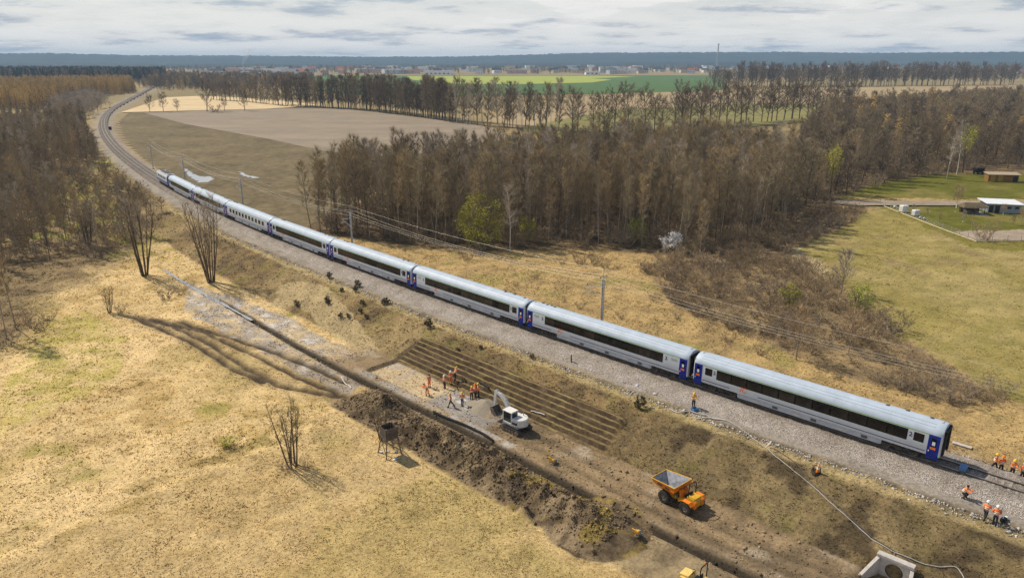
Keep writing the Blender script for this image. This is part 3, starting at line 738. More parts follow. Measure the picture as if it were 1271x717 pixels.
def coach(name, label, s, style, ends, cls='2'):
    x, y = T(s); a = 13.0
    p0 = np.array(T(s - 9.5)); p1 = np.array(T(s + 9.5)); m = (p0 + p1) / 2
    t = thing(name, label, 'train coach', (m[0], m[1], .0), math.atan2(p1[1] - p0[1], p1[0] - p0[0]), 'passenger coaches of the long train')
    bo = link('body', cached('body', body_mesh), t)
    ro = link('roof', cached('roof', roof_mesh), t)
    vx = {0: (9.2, 9.9, 10.6, 11.5), 1: (-11.6, -9.4, -7.6), 2: (9.0, 9.6, 10.2, -10.0, -8.9)}[ends[2] % 3]
    for k, v in enumerate(vx):
        link('roof_vent', cached('vent', lambda: MB().lathe((0, 0, 0), [(.2, 0), (.2, .08), (.12, .12), (.0, .125)], 10).mesh('roof_vent', VENT)), ro, (v, -.35 if k % 2 else -.2, 3.985))
    for x_ in (-12.6, 12.6):
        link('roof_cap', cached('cap', lambda: MB().box(-.1, .1, -.22, .22, 0, .06, .02).mesh('roof_cap', ENDG)), ro, (x_, 0, 4.02))
    # end walls, gangways, buffers
    for e in (-1, 1):
        link('end_wall', cached(('end', e), lambda: MB().box(e * HL - .03, e * HL + .03, -1.2, 1.2, 1.0, 3.6, .02).mesh('end_wall', ENDG)), t)
        link('gangway', cached(('gang', e), lambda: MB().box(min(e * HL, e * (HL + .22)), max(e * HL, e * (HL + .22)), -1.0, -.55, 1.05, 3.55, .06).box(min(e * HL, e * (HL + .22)), max(e * HL, e * (HL + .22)), .55, 1.0, 1.05, 3.55, .06).box(min(e * HL, e * (HL + .22)), max(e * HL, e * (HL + .22)), -1.0, 1.0, 3.2, 3.62, .06).box(min(e * HL, e * (HL + .06)), max(e * HL, e * (HL + .06)), -.5, .5, 1.1, 3.15, .02).mesh('gangway', BLACKR)), t)
        for yy in (-.87, .87):
            link('buffer', cached(('buf', e), lambda: MB().tube([(e * (HL - .05), 0, 1.05), (e * (HL + .12), 0, 1.05), (e * (HL + .121), 0, 1.05), (e * (HL + .15), 0, 1.05)], [.1, .1, .2, .2], 12).mesh('buffer', UNDER)), t, (0, yy, 0))
    # underframe
    link('underframe', cached('under', lambda: MB().box(-12.6, 12.6, -1.15, 1.15, .86, .97).mesh('underframe', UNDER)), t)
    sk = link('skirt', cached('skirt', lambda: MB().loft([[(xx, yy * q, z) for yy, z in ((-1.32, .40), (-1.38, .92), (1.38, .92), (1.32, .40))] for xx, q in ((-7.9, .9), (-7.7, 1), (7.3, 1), (7.5, .9))]).mesh('skirt', SKIRT)), t)
    for k, hx_ in enumerate((-6.3, -4.1, -1.2, .6, 3.0, 5.2)):
        link('hatch', cached(('hatch', k % 2), lambda: MB().box(-.3 - .2 * (k % 2), .3 + .2 * (k % 2), 1.36, 1.385, .52, .82, .01).mesh('hatch', VENT if k % 2 == 0 else ENDG)), sk, (hx_, 0, 0))
    for bx in (-9.5, 9.5): bogie_parts(t, bx)
    # doors
    for sd_ in (1, -1):
        for e in (-1, 1):
            xd = e * 12.42
            d = link('door', cached(('door', sd_), lambda: side_panel(-.5, .5, .62 + .32, 3.06, .022, sd_).box(-.5, .5, min(sd_ * 1.2, sd_ * 1.385), max(sd_ * 1.2, sd_ * 1.385), .60, .95).mesh('door', DOORB)), t, (xd, 0, 0))
            link('door_window', cached(('dwin', sd_), lambda: side_panel(-.2, .22, 1.95, 2.8, .03, sd_).mesh('door_window', GLASS)), d)
            link('notice', cached(('dnot', sd_), lambda: side_panel(-.13, .13, 2.05, 2.42, .036, sd_).mesh('notice', WHIT)), d)
            link('warning_plate', cached(('dor', sd_), lambda: side_panel(-.22, .26, 1.62, 1.86, .034, sd_).mesh('warning_plate', ORNG)), d)
            link('door_handle', cached(('dh', sd_), lambda: side_panel(.3, .38, 1.35, 1.5, .05, sd_).mesh('door_handle', WHIT)), d)
            link('step', cached(('step', sd_), lambda: MB().box(-.45, .45, min(sd_ * 1.1, sd_ * 1.4), max(sd_ * 1.1, sd_ * 1.4), .42, .47).mesh('step', UNDER)), d)
        # stripes
        for a, b in ((-11.8, 5.0), (8.4, 11.8)):
            link('navy_stripe', cached(('nv', sd_, a), lambda: side_panel(a, b, 1.22, 1.30, .006, sd_).mesh('navy_stripe', NAVY)), bo)
        link('lime_stripe', cached(('lime', sd_), lambda: side_panel(-11.9, 11.9, 3.015, 3.085, .006, sd_).mesh('lime_stripe', LIME)), bo)
        lg = link('logo', TXI, bo, (6.8, sd_ * 1.434, 1.5)); lg.rotation_euler = (math.pi / 2, 0, math.pi if sd_ > 0 else 0)
        # glazing
        if style == 'band':
            a0 = -10.1 if ends[0] else -9.6; a1 = 10.1 if ends[1] else 9.6
            wb = link('window_band', cached(('band', sd_, a0, a1), lambda: side_panel(a0, a1, 1.80, 2.96, .012, sd_).mesh('window_band', GLASS)), t)
            for k in range(11):
                c = a0 + (a1 - a0) * (k + .5) / 11
                link('pane', cached(('pane', sd_), lambda: side_panel(-.84, .84, 1.90, 2.86, .020, sd_).mesh('pane', PANE)), wb, (c, 0, 0))
            for e, has in ((-1, ends[0]), (1, ends[1])):
                if has:
                    w = link('window', cached(('swin', sd_), lambda: side_panel(-.45, .45, 2.0, 2.86, .012, sd_).mesh('window', GLASS)), t, (e * 11.1, 0, 0))
                    link('pane', cached(('swp', sd_), lambda: side_panel(-.37, .37, 2.08, 2.78, .02, sd_).mesh('pane', PANE)), w)
                else:
                    w = link('toilet_window', cached(('twin', sd_), lambda: side_panel(-.42, .42, 2.45, 2.8, .012, sd_).mesh('toilet_window', ENDG)), t, (e * 11.15, 0, 0))
                n_ = link('class_number', TX2, bo, (e * 10.38 if has else e * 10.05, sd_ * 1.424, 2.5)); n_.rotation_euler = (math.pi / 2, 0, math.pi if sd_ > 0 else 0)
        else:
            for k in range(11):
                c = -9.6 + 19.2 * k / 10
                w = link('window', cached(('cw', sd_), lambda: side_panel(-.62, .62, 1.85, 2.85, .014, sd_).mesh('window', ENDG)), t, (c, 0, 0))
                link('pane', cached(('cwp', sd_), lambda: side_panel(-.54, .54, 1.95, 2.77, .022, sd_).mesh('pane', PANE)), w)
    return t
coach('train_coach', 'grey coach at the near end of the train, its dark open gangway end showing', 13.35, 'band', (1, 1, 1))
coach('train_coach', 'grey coach second from the near end, beside the orange worker on the ballast', 40.2, 'band', (0, 0, 0))
coach('train_coach', 'grey coach third from the near end, above the stepped earth terraces', 66.8, 'band', (1, 0, 1))
coach('train_coach', 'grey coach fourth from the near end, in front of the tall alder wood', 93.3, 'band', (1, 1, 2))
coach('train_coach', 'grey coach fifth from the near end, left of the grey mast by the wood', 119.6, 'band', (1, 1, 2))
coach('train_coach', 'pale coach with eleven separate small windows instead of a dark band', 146.0, 'single', (1, 1, 0))
coach('train_coach', 'pale dark-banded coach half hidden by the tall clump of bare stems', 172.5, 'band', (1, 1, 2))
coach('train_coach', 'pale dark-banded coach coupled directly behind the locomotive', 199.0, 'band', (1, 1, 1))

# ------------------------------------------------------------------ locomotive
def locomotive(s):
    x, y = T(s); p0 = np.array(T(s - 5)); p1 = np.array(T(s + 5))
    t = thing('locomotive', 'boxy white and blue electric locomotive at the far end of the train', 'locomotive', (*(p0 + p1) / 2, 0), math.atan2(*(p1 - p0)[::-1]))
    LG = mat('loco_light_grey', (0.55, 0.57, 0.60), rough=.45, var=.1); LB = mat('loco_blue', (0.03, 0.07, 0.30), rough=.45, var=.15)
    LR = mat('loco_roof_grey', (0.42, 0.43, 0.45), rough=.7, var=.2)
    def sec(x, t_): return [(x, -1.45, 1.0), (x, 1.45, 1.0), (x, 1.47, 1.2), (x, 1.45 * t_, 3.2), (x, 1.2 * t_, 3.65), (x, -1.2 * t_, 3.65), (x, -1.45 * t_, 3.2), (x, -1.47, 1.2)]
    MB().loft([sec(-7.2, 1), sec(7.2, 1)]).obj('body', LG, t)
    for e in (-1, 1):
        f = [(1.0, 1.47), (1.9, 1.47), (3.2, 1.43), (3.62, 1.2)]
        xo = [8.05, 8.05, 7.55, 7.35]
        rings = [[(e * 7.195, y_ * sg, z) for sg in (-1, 1)] + [(e * xo_, y_ * .93 * sg, z) for sg in (1, -1)] for (z, y_), xo_ in zip(f, xo)]
        c = MB().loft(rings).obj('cab', LB, t)
        MB().loft([[(e * (8.05 - (z - 1.9) * .385 + .012), y_, z) for z, y_ in ((2.1, -1.15), (2.1, 1.15), (3.0, 1.05), (3.0, -1.05))], [(e * (8.05 - (z - 1.9) * .385 - .05), y_, z) for z, y_ in ((2.1, -1.15), (2.1, 1.15), (3.0, 1.05), (3.0, -1.05))]]).obj('windscreen', GLASS, c)
        for yy in (-.95, .95):
            MB().tube([(e * 8.0, yy, 1.6), (e * 8.1, yy, 1.6)], .16, 12).obj('headlight', WHIT, c)
            MB().tube([(e * 8.0, yy * .92, 1.05), (e * 8.4, yy * .92, 1.05)], [.12, .2], 12).obj('buffer', UNDER, t)
    for sd_ in (1, -1):
        for k in range(5):
            MB().box(-5.2 + k * 2.2, -3.9 + k * 2.2, min(sd_ * 1.40, sd_ * 1.475), max(sd_ * 1.40, sd_ * 1.475), 2.35, 3.0, .02).obj('side_window', GLASS, t)
        MB().box(-7.1, 7.1, min(sd_ * 1.4, sd_ * 1.485), max(sd_ * 1.4, sd_ * 1.485), 1.22, 1.7, .01).obj('blue_band', LB, t)
    r = MB().box(-6.6, 6.6, -1.05, 1.05, 3.64, 3.86, .06).obj('roof', LR, t)
    for x_ in (-2.2, 0, 2.2): MB().box(x_ - .8, x_ + .8, -.8, .8, 3.85, 4.05, .05).obj('roof_hatch', VENT, r)
    for x_ in (-5.2, 5.2):
        mb = MB()
        for yy in (-.55, .55): mb.tube([(x_ - .9, yy, 3.95), (x_ + .8, yy * .9, 4.15), (x_ - .7, yy * 1.1, 4.28)], .035, 5)
        mb.tube([(x_ - .7, -.85, 4.3), (x_ - .7, .85, 4.3)], .04, 6).tube([(x_ - .5, -.85, 4.3), (x_ - .5, .85, 4.3)], .04, 6)
        mb.box(x_ - 1.0, x_ + .9, -.6, .6, 3.85, 3.93)
        mb.obj('pantograph', VENT, r)
    MB().box(-6.8, 6.8, -1.2, 1.2, .55, 1.01, .05).obj('underframe', UNDER, t)
    for bx in (-4.2, 4.2): bogie_parts(t, bx)
locomotive(220.8)
# ------------------------------------------------------------------ people
SKIN = mat('skin', (0.45, 0.27, 0.19), rough=.6, var=.1)
HIVIS = mat('orange_hivis', (0.92, 0.155, 0.012), rough=.75, var=.15, scale=6)
HIVIS2 = mat('pale_orange_hivis', (0.95, 0.24, 0.06), rough=.75, var=.15, scale=6)
YVEST = mat('yellow_orange_vest', (0.85, 0.40, 0.03), rough=.75, var=.15, scale=6)
REFL = mat('reflective_band', (0.72, 0.72, 0.62), rough=.4, var=.1)
TROU = mat('dark_work_trousers', (0.022, 0.024, 0.032), rough=.85, var=.3)
JEAN = mat('blue_jeans', (0.06, 0.09, 0.20), rough=.85, var=.3)
BOOT = mat('black_boots', (0.015, 0.013, 0.012), rough=.7, var=.3)
HELW = mat('white_helmet', (0.78, 0.78, 0.76), rough=.35, var=.05); HELY = mat('yellow_helmet', (0.80, 0.52, 0.03), rough=.35, var=.05); HELO = mat('orange_helmet', (0.85, 0.22, 0.02), rough=.35, var=.05)
HAIR = mat('dark_hair', (0.03, 0.022, 0.016), rough=.8, var=.3)
def skin_mesh(name, V, E, Rad, m, root=0, sub=1):
    me = bpy.data.meshes.new(name); me.from_pydata([tuple(v) for v in V], [tuple(e) for e in E], [])
    o = bpy.data.objects.new(name, me); COL.objects.link(o)
    o.modifiers.new('skin', 'SKIN'); sk = me.skin_vertices[0].data
    for i, q in enumerate(Rad): sk[i].radius = q if isinstance(q, tuple) else (q, q)
    sk[root].use_root = True
    if sub: sm = o.modifiers.new('sub', 'SUBSURF'); sm.levels = sub; sm.render_levels = sub
    dg = bpy.context.evaluated_depsgraph_get(); out = bpy.data.meshes.new_from_object(o.evaluated_get(dg)); out.name = name
    bpy.data.objects.remove(o); bpy.data.meshes.remove(me)
    out.materials.clear(); out.materials.append(m); out.polygons.foreach_set('use_smooth', np.ones(len(out.polygons), bool))
    return out
POSES = {   # pelvis height, spine lean forward (rad), per-leg (thigh swing, knee), per-arm (shoulder swing, out, elbow)
    'stand': (.93, .03, ((.04, .02), (-.05, .03)), ((.05, .16, .25), (.0, .16, .2))),
    'walk': (.90, .06, ((.42, .15), (-.38, .30)), ((-.35, .14, .3), (.4, .14, .5))),
    'work': (.90, .55, ((.22, .25), (-.25, .25)), ((.75, .12, .5), (.85, .12, .4))),
    'bend': (.86, 1.05, ((.30, .45), (-.15, .35)), ((1.1, .1, .3), (1.25, .1, .3))),
    'crouch': (.42, .45, ((1.45, 2.2), (1.1, 2.0)), ((.9, .15, .7), (.8, .15, .9))),
    'hips': (.93, .02, ((.06, .02), (-.10, .05)), ((-.15, .55, -1.3), (-.1, .55, -1.2))),
    'hold': (.92, .12, ((.08, .06), (-.12, .06)), ((.55, .1, 1.2), (.5, .1, 1.3)))}
PM = {}
def pose_meshes(pose):
    if pose in PM: return PM[pose]
    ph, lean, legs, arms = POSES[pose]
    P = np.array([0, 0, ph]); up = np.array([math.sin(lean), 0, math.cos(lean)]); fw = np.array([math.cos(lean), 0, -math.sin(lean)])
    V = [P, P + up * .18, P + up * .38, P + up * .50, P + up * .585]; Rd = [(.145, .11), (.135, .105), (.155, .115), (.12, .09), .056]
    nod = lean * .35; hu = np.array([math.sin(nod), 0, math.cos(nod)]); hf = np.array([math.cos(nod), 0, -math.sin(nod)])
    V += [V[4] + hu * .075, V[4] + hu * .16 + hf * .015, V[4] + hu * .235]; Rd += [(.07, .075), (.085, .10), (.07, .085)]
    V += [V[6] + hf * .105 - hu * .02]; Rd += [.016]           # nose
    E = [(0, 1), (1, 2), (2, 3), (3, 4), (4, 5), (5, 6), (6, 7), (6, 8)]
    LEG = []; ARM = []
    for sgn, (th_, kn) in zip((1, -1), legs):
        hp = P + np.array([0, sgn * .095, -.04]); d1 = np.array([math.sin(th_), sgn * .03, -math.cos(th_)]); k_ = hp + d1 * .43
        a2 = th_ - kn; d2 = np.array([math.sin(a2), 0, -math.cos(a2)]); an = k_ + d2 * .41; toe = an + np.array([.17, sgn * .02, -.045]); 
        LEG.append((hp, k_, an, toe)); n = len(V); V += [hp, k_, an, toe]; Rd += [(.092, .09), .06, .042, .035]; E += [(0, n), (n, n + 1), (n + 1, n + 2), (n + 2, n + 3)]
    for sgn, (sw, ou, el) in zip((1, -1), arms):
        sh = P + up * .50 + np.array([0, sgn * .185, 0]); a = sw + lean * .3; d1 = np.array([math.sin(a), sgn * math.sin(ou), -math.cos(a)]); d1 /= np.linalg.norm(d1); e_ = sh + d1 * .29
        if el >= 0: a2 = a + el; d2 = np.array([math.sin(a2), -sgn * .12, -math.cos(a2)])
        else: d2 = np.array([.25, -sgn * .8, -.35])
        d2 /= np.linalg.norm(d2); w_ = e_ + d2 * .25; h_ = w_ + d2 * .07
        ARM.append((sh, e_, w_, h_)); n = len(V); V += [sh, e_, w_, h_]; Rd += [.062, .045, .032, (.036, .024)]; E += [(3, n), (n, n + 1), (n + 1, n + 2), (n + 2, n + 3)]
        side = np.cross(d2, np.array([0, 1., 0])); side /= np.linalg.norm(side) + 1e-9
        for q in range(4):                                       # fingers of unequal length, slightly curled, and a thumb
            b0 = len(V); root_ = h_ + d2 * .035 + side * (q - 1.5) * .021; Lf = (.065, .078, .072, .056)[q]
            V += [root_, root_ + d2 * Lf * .55 + np.array([0, -sgn * .008, 0]), root_ + d2 * Lf + np.array([0, -sgn * .028, 0])]; Rd += [.0095, .009, .0075]; E += [(n + 3, b0), (b0, b0 + 1), (b0 + 1, b0 + 2)]
        b0 = len(V); V += [w_ + d2 * .04 + side * .045, w_ + d2 * .085 + side * .062]; Rd += [.011, .009]; E += [(n + 2, b0), (b0, b0 + 1)]
    body = skin_mesh('body', V, E, Rd, SKIN, 0, 1)
    # jacket follows torso and arms, trousers follow pelvis and legs
    jv = [P + up * .02, P + up * .2, P + up * .38, P + up * .515]; jr = [(.185, .155), (.18, .15), (.195, .15), (.13, .11)]; je = [(0, 1), (1, 2), (2, 3)]
    for sh, e_, w_, h_ in ARM:
        n = len(jv); jv += [sh, e_, w_]; jr += [.088, .07, .056]; je += [(3, n), (n, n + 1), (n + 1, n + 2)]
    jm = {}
    jk = skin_mesh('jacket', jv, je, jr, HIVIS, 0, 1)
    tv = [P + up * .06, P + np.array([0, 0, -.03])]; tr_ = [(.155, .125), (.16, .13)]; te_ = [(0, 1)]
    for hp, k_, an, toe in LEG:
        n = len(tv); tv += [hp + (k_ - hp) * .12, k_, an + (k_ - an) * .08]; tr_ += [.108, .078, .066]; te_ += [(1, n), (n, n + 1), (n + 1, n + 2)]
    tr = skin_mesh('trousers', tv, te_, tr_, TROU, 0, 1)
    bt = MB()
    for hp, k_, an, toe in LEG:
        bt.tube([an + (k_ - an) * .22, an, an + np.array([0, 0, -.055])], [.06, .062, .06], 8); bt.loft([[(an[0] + x_, an[1] + y_ * w2, an[2] - .075 + z_) for x_, z_ in ((-.08, 0), (.2, 0), (.19, .05), (.05, .1), (-.07, .1))] for y_, w2 in ((-.05, 1), (.05, 1))])
    rb = MB()
    for f, rx, ry in ((.16, .215, .178), (.30, .218, .178)):
        c = P + up * f; ring = lambda o, g_: [tuple(c + np.array([0, 1, 0]) * math.cos(t_) * rx * g_ + fw * math.sin(t_) * ry * g_ + up * o) for t_ in np.arange(12) * math.pi / 6]
        rb.loft([ring(-.028, 1.0), ring(.028, 1.0)])
    hc = V[6]; hb = MB(); R3 = np.c_[hf, np.array([0, 1., 0]), hu]
    prof = [(.128, .02), (.155, .022), (.135, .04), (.128, .085), (.105, .14), (.06, .175), (.0, .185)]
    rings = [[tuple(hc + R3 @ np.array([q * 1.12 * math.cos(t_) + (.03 if 0 < ii_ < 2 and math.cos(t_) > .5 else 0), q * math.sin(t_), z_])) for t_ in np.arange(14) * 2 * math.pi / 14] for ii_, (q, z_) in enumerate(prof)]
    hb.loft(rings)
    hair = MB(); hair.loft([[tuple(hc + R3 @ np.array([-.02 + q * 1.1 * math.cos(t_), q * math.sin(t_), z_])) for t_ in np.arange(10) * 2 * math.pi / 10] for q, z_ in ((.088, -.05), (.102, 0), (.098, .07), (.06, .118), (.0, .13))])
    d = dict(body=body, jacket=jk, trousers=tr, boots=bt.mesh('boots', BOOT, True), reflective_bands=rb.mesh('reflective_bands', REFL), helmet=hb.mesh('helmet', HELW, True), hair=hair.mesh('hair', HAIR, True))
    zmin = min(v.co.z for v in d['boots'].vertices)
    PM[pose] = (d, zmin); return PM[pose]
def variant(me, m):
    key = ('var', me.name_full, m.name)
    if key not in MC: q = me.copy(); q.materials.clear(); q.materials.append(m); MC[key] = q
    return MC[key]
def person(px, py, pose, face, label, jacket=None, trousers=None, helmet=None, group=None, loc=None, k=1.04):
    d, zmin = pose_meshes(pose)
    p = hit(px, py) if loc is None else Vector(loc)
    t = thing('person', label, 'person', (p.x, p.y, p.z - zmin * k), face, group); t.scale = (k, k, k)
    link('body', d['body'], t); link('jacket', variant(d['jacket'], jacket or HIVIS), t); link('trousers', variant(d['trousers'], trousers or TROU), t)
    link('boots', d['boots'], t); link('reflective_bands', d['reflective_bands'], t)
    if helmet: link('helmet', variant(d['helmet'], helmet), t)
    else: link('hair', d['hair'], t)
    return t
for _p in POSES: pose_meshes(_p)
# ------------------------------------------------------------------ trees
BARK = mat('dark_bark', (0.15, 0.115, 0.08), rough=.95, var=.45, scale=2.5, spec=.1, rnd=.25)
BARKG = mat('grey_bark', (0.30, 0.25, 0.19), rough=.95, var=.4, scale=2.5, spec=.1, rnd=.2)
BIRCH = mat('birch_bark', (0.62, 0.58, 0.50), rough=.85, var=.3, scale=1.2, spec=.1)
TWIG = mat('brown_twigs', (0.34, 0.28, 0.18), rough=.95, var=.25, scale=.25, spec=.05, rnd=.30)
TWIGD = mat('dark_twigs', (0.23, 0.185, 0.14), rough=.95, var=.25, scale=.25, spec=.05, rnd=.25)
TWIGR = mat('russet_twigs', (0.385, 0.295, 0.17), rough=.95, var=.25, scale=.25, spec=.05, rnd=.25)
TWIGG = mat('grey_twigs', (0.46, 0.39, 0.31), rough=.95, var=.25, scale=.25, spec=.05, rnd=.2)
LARCH = mat('tan_larch_twigs', (0.60, 0.43, 0.175), rough=.95, var=.3, scale=.3, spec=.05, rnd=.3)
NEEDLE = mat('pine_needles', (0.040, 0.058, 0.026), rough=.9, var=.4, scale=.4, spec=.1, rnd=.3)
YGREEN = mat('young_willow_leaves', (0.42, 0.40, 0.07), rough=.85, var=.35, scale=.5, spec=.1, rnd=.25)
GREENB = mat('young_green_leaves', (0.30, 0.34, 0.06), rough=.85, var=.35, scale=.5, spec=.1, rnd=.25)
BLOSSOM = mat('white_blossom', (0.88, 0.85, 0.82), rough=.8, var=.2, scale=1, spec=.1)
DRYG = mat('dry_shrub_twigs', (0.38, 0.275, 0.16), rough=.95, var=.3, scale=.4, spec=.05, rnd=.35)

class TB:                                    # numpy tree builder: tubes + twig blades
    def __init__(s, seed): s.r = np.random.default_rng(seed); s.v = []; s.f = []; s.n = 0; s.tips = []
    def tube(s, pts, r0, r1, n):
        pts = np.asarray(pts, float); m = len(pts)
        t = np.gradient(pts, axis=0); t /= np.linalg.norm(t, axis=1)[:, None] + 1e-9
        ref = np.where(np.abs(t[:, 2:3]) > .9, np.array([[1., 0, 0]]), np.array([[0, 0, 1.]]))
        a = np.cross(t, ref); a /= np.linalg.norm(a, axis=1)[:, None]; b = np.cross(t, a)
        rad = np.linspace(1, 0, m) ** .8 * (r0 - r1) + r1
        ang = np.arange(n) * 2 * np.pi / n
        V = pts[:, None, :] + rad[:, None, None] * (a[:, None, :] * np.cos(ang)[None, :, None] + b[:, None, :] * np.sin(ang)[None, :, None])
        s.v.append(V.reshape(-1, 3))
        i, j = np.meshgrid(np.arange(m - 1), np.arange(n), indexing='ij'); k = (j + 1) % n
        q = np.stack([i * n + j, i * n + k, (i + 1) * n + k, (i + 1) * n + j], -1).reshape(-1, 4) + s.n
        s.f.append(q); s.n += m * n
    def path(s, p, d, L, m, wob, up):
        pts = [np.array(p, float)]; d = np.array(d, float)
        for i in range(m):
            d = d + s.r.normal(size=3) * wob + np.array([0, 0, up]); d /= np.linalg.norm(d)
            pts.append(pts[-1] + d * L / m)
        return np.array(pts)
    def mesh(s, name, m): return mesh_np(name, np.concatenate(s.v), quad=np.concatenate(s.f), mats=(m,), smooth=True)
def blades(base, dirs, L, w, r):             # thin tapering twig blades (triangles)
    n = len(base); side = np.cross(dirs, r.normal(size=(n, 3))); side /= np.linalg.norm(side, axis=1)[:, None] + 1e-9
    v = np.empty((n, 3, 3)); v[:, 0] = base - side * w[:, None] / 2; v[:, 1] = base + side * w[:, None] / 2; v[:, 2] = base + dirs * L[:, None]
    return v.reshape(-1, 3), np.arange(n * 3).reshape(-1, 3)
def bare_tree(seed, H, r0, base, W, nl, ntw, tw, bark=None, twig=None, shape='oval', up=.18, ang=(.5, .9), stems=1, spread=.0, tl=1.0, sub=4, lean=0):
    tb = TB(seed); r = tb.r; B = []; D = []
    for st in range(stems):
        az = 2 * np.pi * st / max(stems, 1) + r.uniform(-.5, .5); sp = spread * r.uniform(.5, 1.1)
        d0 = np.array([math.cos(az) * sp + lean, math.sin(az) * sp, 1.0]); hh = H * r.uniform(.8, 1.0) if stems > 1 else H
        off = (0 if stems == 1 else .35) * np.array([math.cos(az), math.sin(az), 0]) * r.uniform(.5, 1.5)
        tr = tb.path(off - np.array([0, 0, .3]), d0 / np.linalg.norm(d0), hh + .3, 9, .035, .02)
        rr0 = r0 * (1 if stems == 1 else r.uniform(.5, .9)); tb.tube(tr, rr0, rr0 * .12, 6)
        for k in range(nl):
            t = base + (1 - base) * (k + r.uniform(0, 1)) / nl; t = min(t, .985)
            i = t * 9; i0 = int(i); p = tr[i0] + (tr[min(i0 + 1, 9)] - tr[i0]) * (i - i0)
            u = (t - base) / (1 - base)
            prof = {'oval': (.35 + 1.0 * math.sin(math.pi * min(1, .15 + .8 * u))) * .75, 'spread': (1.05 - .5 * u ** 2), 'cone': 1.05 - .9 * u, 'vase': .55 + .5 * math.sin(math.pi * (.25 + .6 * u)), 'broom': .45 + .55 * u * (1.25 - u)}[shape]
            L = W * prof * r.uniform(.7, 1.15); a = k * 2.4 + r.uniform(-.5, .5); el = r.uniform(*ang)
            d = np.array([math.cos(a) * math.cos(el), math.sin(a) * math.cos(el), math.sin(el)])
            lp = tb.path(p, d, L, 4, .10, up); tb.tube(lp, max(.018, rr0 * (.42 - .25 * u)), .012, 4)
            for q in range(sub):
                f = r.uniform(.25, 1); i = f * 4; i0 = min(int(i), 3); pp = lp[i0] + (lp[i0 + 1] - lp[i0]) * (i - i0)
                dd = lp[i0 + 1] - lp[i0]; dd = dd / np.linalg.norm(dd) + r.normal(size=3) * .55 + np.array([0, 0, .15]); dd /= np.linalg.norm(dd)
                sl = L * r.uniform(.3, .55); sp_ = tb.path(pp, dd, sl, 2, .12, up * .6); tb.tube(sp_, max(.012, rr0 * .10), .008, 3)
                m = max(2, int(ntw / (nl * stems * sub)))
                ff = r.uniform(.05, 1, m)[:, None]; B.append(np.where(ff < .5, sp_[0] + (sp_[1] - sp_[0]) * ff * 2, sp_[1] + (sp_[2] - sp_[1]) * (ff - .5) * 2))
                D.append(dd + r.normal(size=(m, 3)) * .5 + np.array([0, 0, .35]))
    B = np.concatenate(B); D = np.concatenate(D); D /= np.linalg.norm(D, axis=1)[:, None]
    L = r.uniform(.5, 1.25, len(B)) * tl; w = r.uniform(.6, 1.4, len(B)) * tw
    v, f = blades(B, D, L, w, r)
    return tb.mesh('trunk', bark or BARK), mesh_np('crown', v, tri=f, mats=(twig or TWIG,))
def leafy(seed, H, W, n, leaf, base=.15, bark=None, lm=None, shape='oval', stems=3):
    tb = TB(seed); r = tb.r
    for st in range(stems):
        a = 2 * np.pi * st / stems + r.uniform(-.4, .4); d = np.array([math.cos(a) * .3, math.sin(a) * .3, 1]) if stems > 1 else np.array([0, 0, 1.])
        tr = tb.path((0, 0, -.2), d / np.linalg.norm(d), H * .85, 6, .05, .02); tb.tube(tr, H * .014, .01, 5)
        for k in range(9):
            i = r.uniform(1, 5.5); p = tr[int(i)]; a2 = r.uniform(0, 6.28)
            tb.tube(tb.path(p, (math.cos(a2) * .8, math.sin(a2) * .8, .6), W * .45, 3, .1, .1), H * .005, .008, 3)
    nc = max(34, n // 60); cc = []
    while len(cc) < nc:                      # leaf clumps spread through the crown
        p = r.uniform(-1, 1, 3)
        if np.linalg.norm(p) > 1 or (shape == 'cone' and np.hypot(p[0], p[1]) > (1 - (p[2] + 1) / 2) * 1.05 + .05): continue
        cc.append([p[0] * W / 2, p[1] * W / 2, H * (base + (1 - base) * (p[2] + 1) / 2)])
    cc = np.array(cc); c = cc[r.integers(0, nc, n)] + r.normal(size=(n, 3)) * np.array([W, W, H * .9]) * .055
    D = r.normal(size=(n, 3)); D /= np.linalg.norm(D, axis=1)[:, None]
    v, f = blades(c, D, r.uniform(.6, 1.3, n) * leaf, r.uniform(.6, 1.3, n) * leaf * .8, r)
    return tb.mesh('trunk', bark or BARK), mesh_np('crown', v, tri=f, mats=(lm,))
def conifer(seed, H, W, n, lm, blade=.9, base=.12, bark=None, droop=-.1):
    tb = TB(seed); r = tb.r
    tr = tb.path((0, 0, -.2), (0, 0, 1), H + .2, 8, .012, .02); tb.tube(tr, H * .011, .012, 6)
    B = []; D = []
    whorls = int(H * 1.7)
    for k in range(whorls):
        t = base + (1 - base) * k / whorls; p = tr[0] + (tr[-1] - tr[0]) * t; L = W * (1 - t) ** .8 * .5 * r.uniform(.75, 1.15) + .25
        for q in range(5):
            a = r.uniform(0, 6.28); d = np.array([math.cos(a), math.sin(a), .25 + .4 * t]); lp = tb.path(p, d / np.linalg.norm(d), L, 2, .06, droop); tb.tube(lp, .03, .008, 3)
            m = max(2, int(n / whorls / 5 * (1.4 - t))); ff = r.uniform(.15, 1, (m, 1)); B.append(lp[0] + (lp[2] - lp[0]) * ff); D.append((lp[2] - lp[0])[None] / L + r.normal(size=(m, 3)) * .6)
    B = np.concatenate(B); D = np.concatenate(D); D /= np.linalg.norm(D, axis=1)[:, None]
    v, f = blades(B, D, r.uniform(.5, 1.1, len(B)) * blade, r.uniform(.6, 1.3, len(B)) * blade * .22, r)
    return tb.mesh('trunk', bark or BARK), mesh_np('crown', v, tri=f, mats=(lm,))

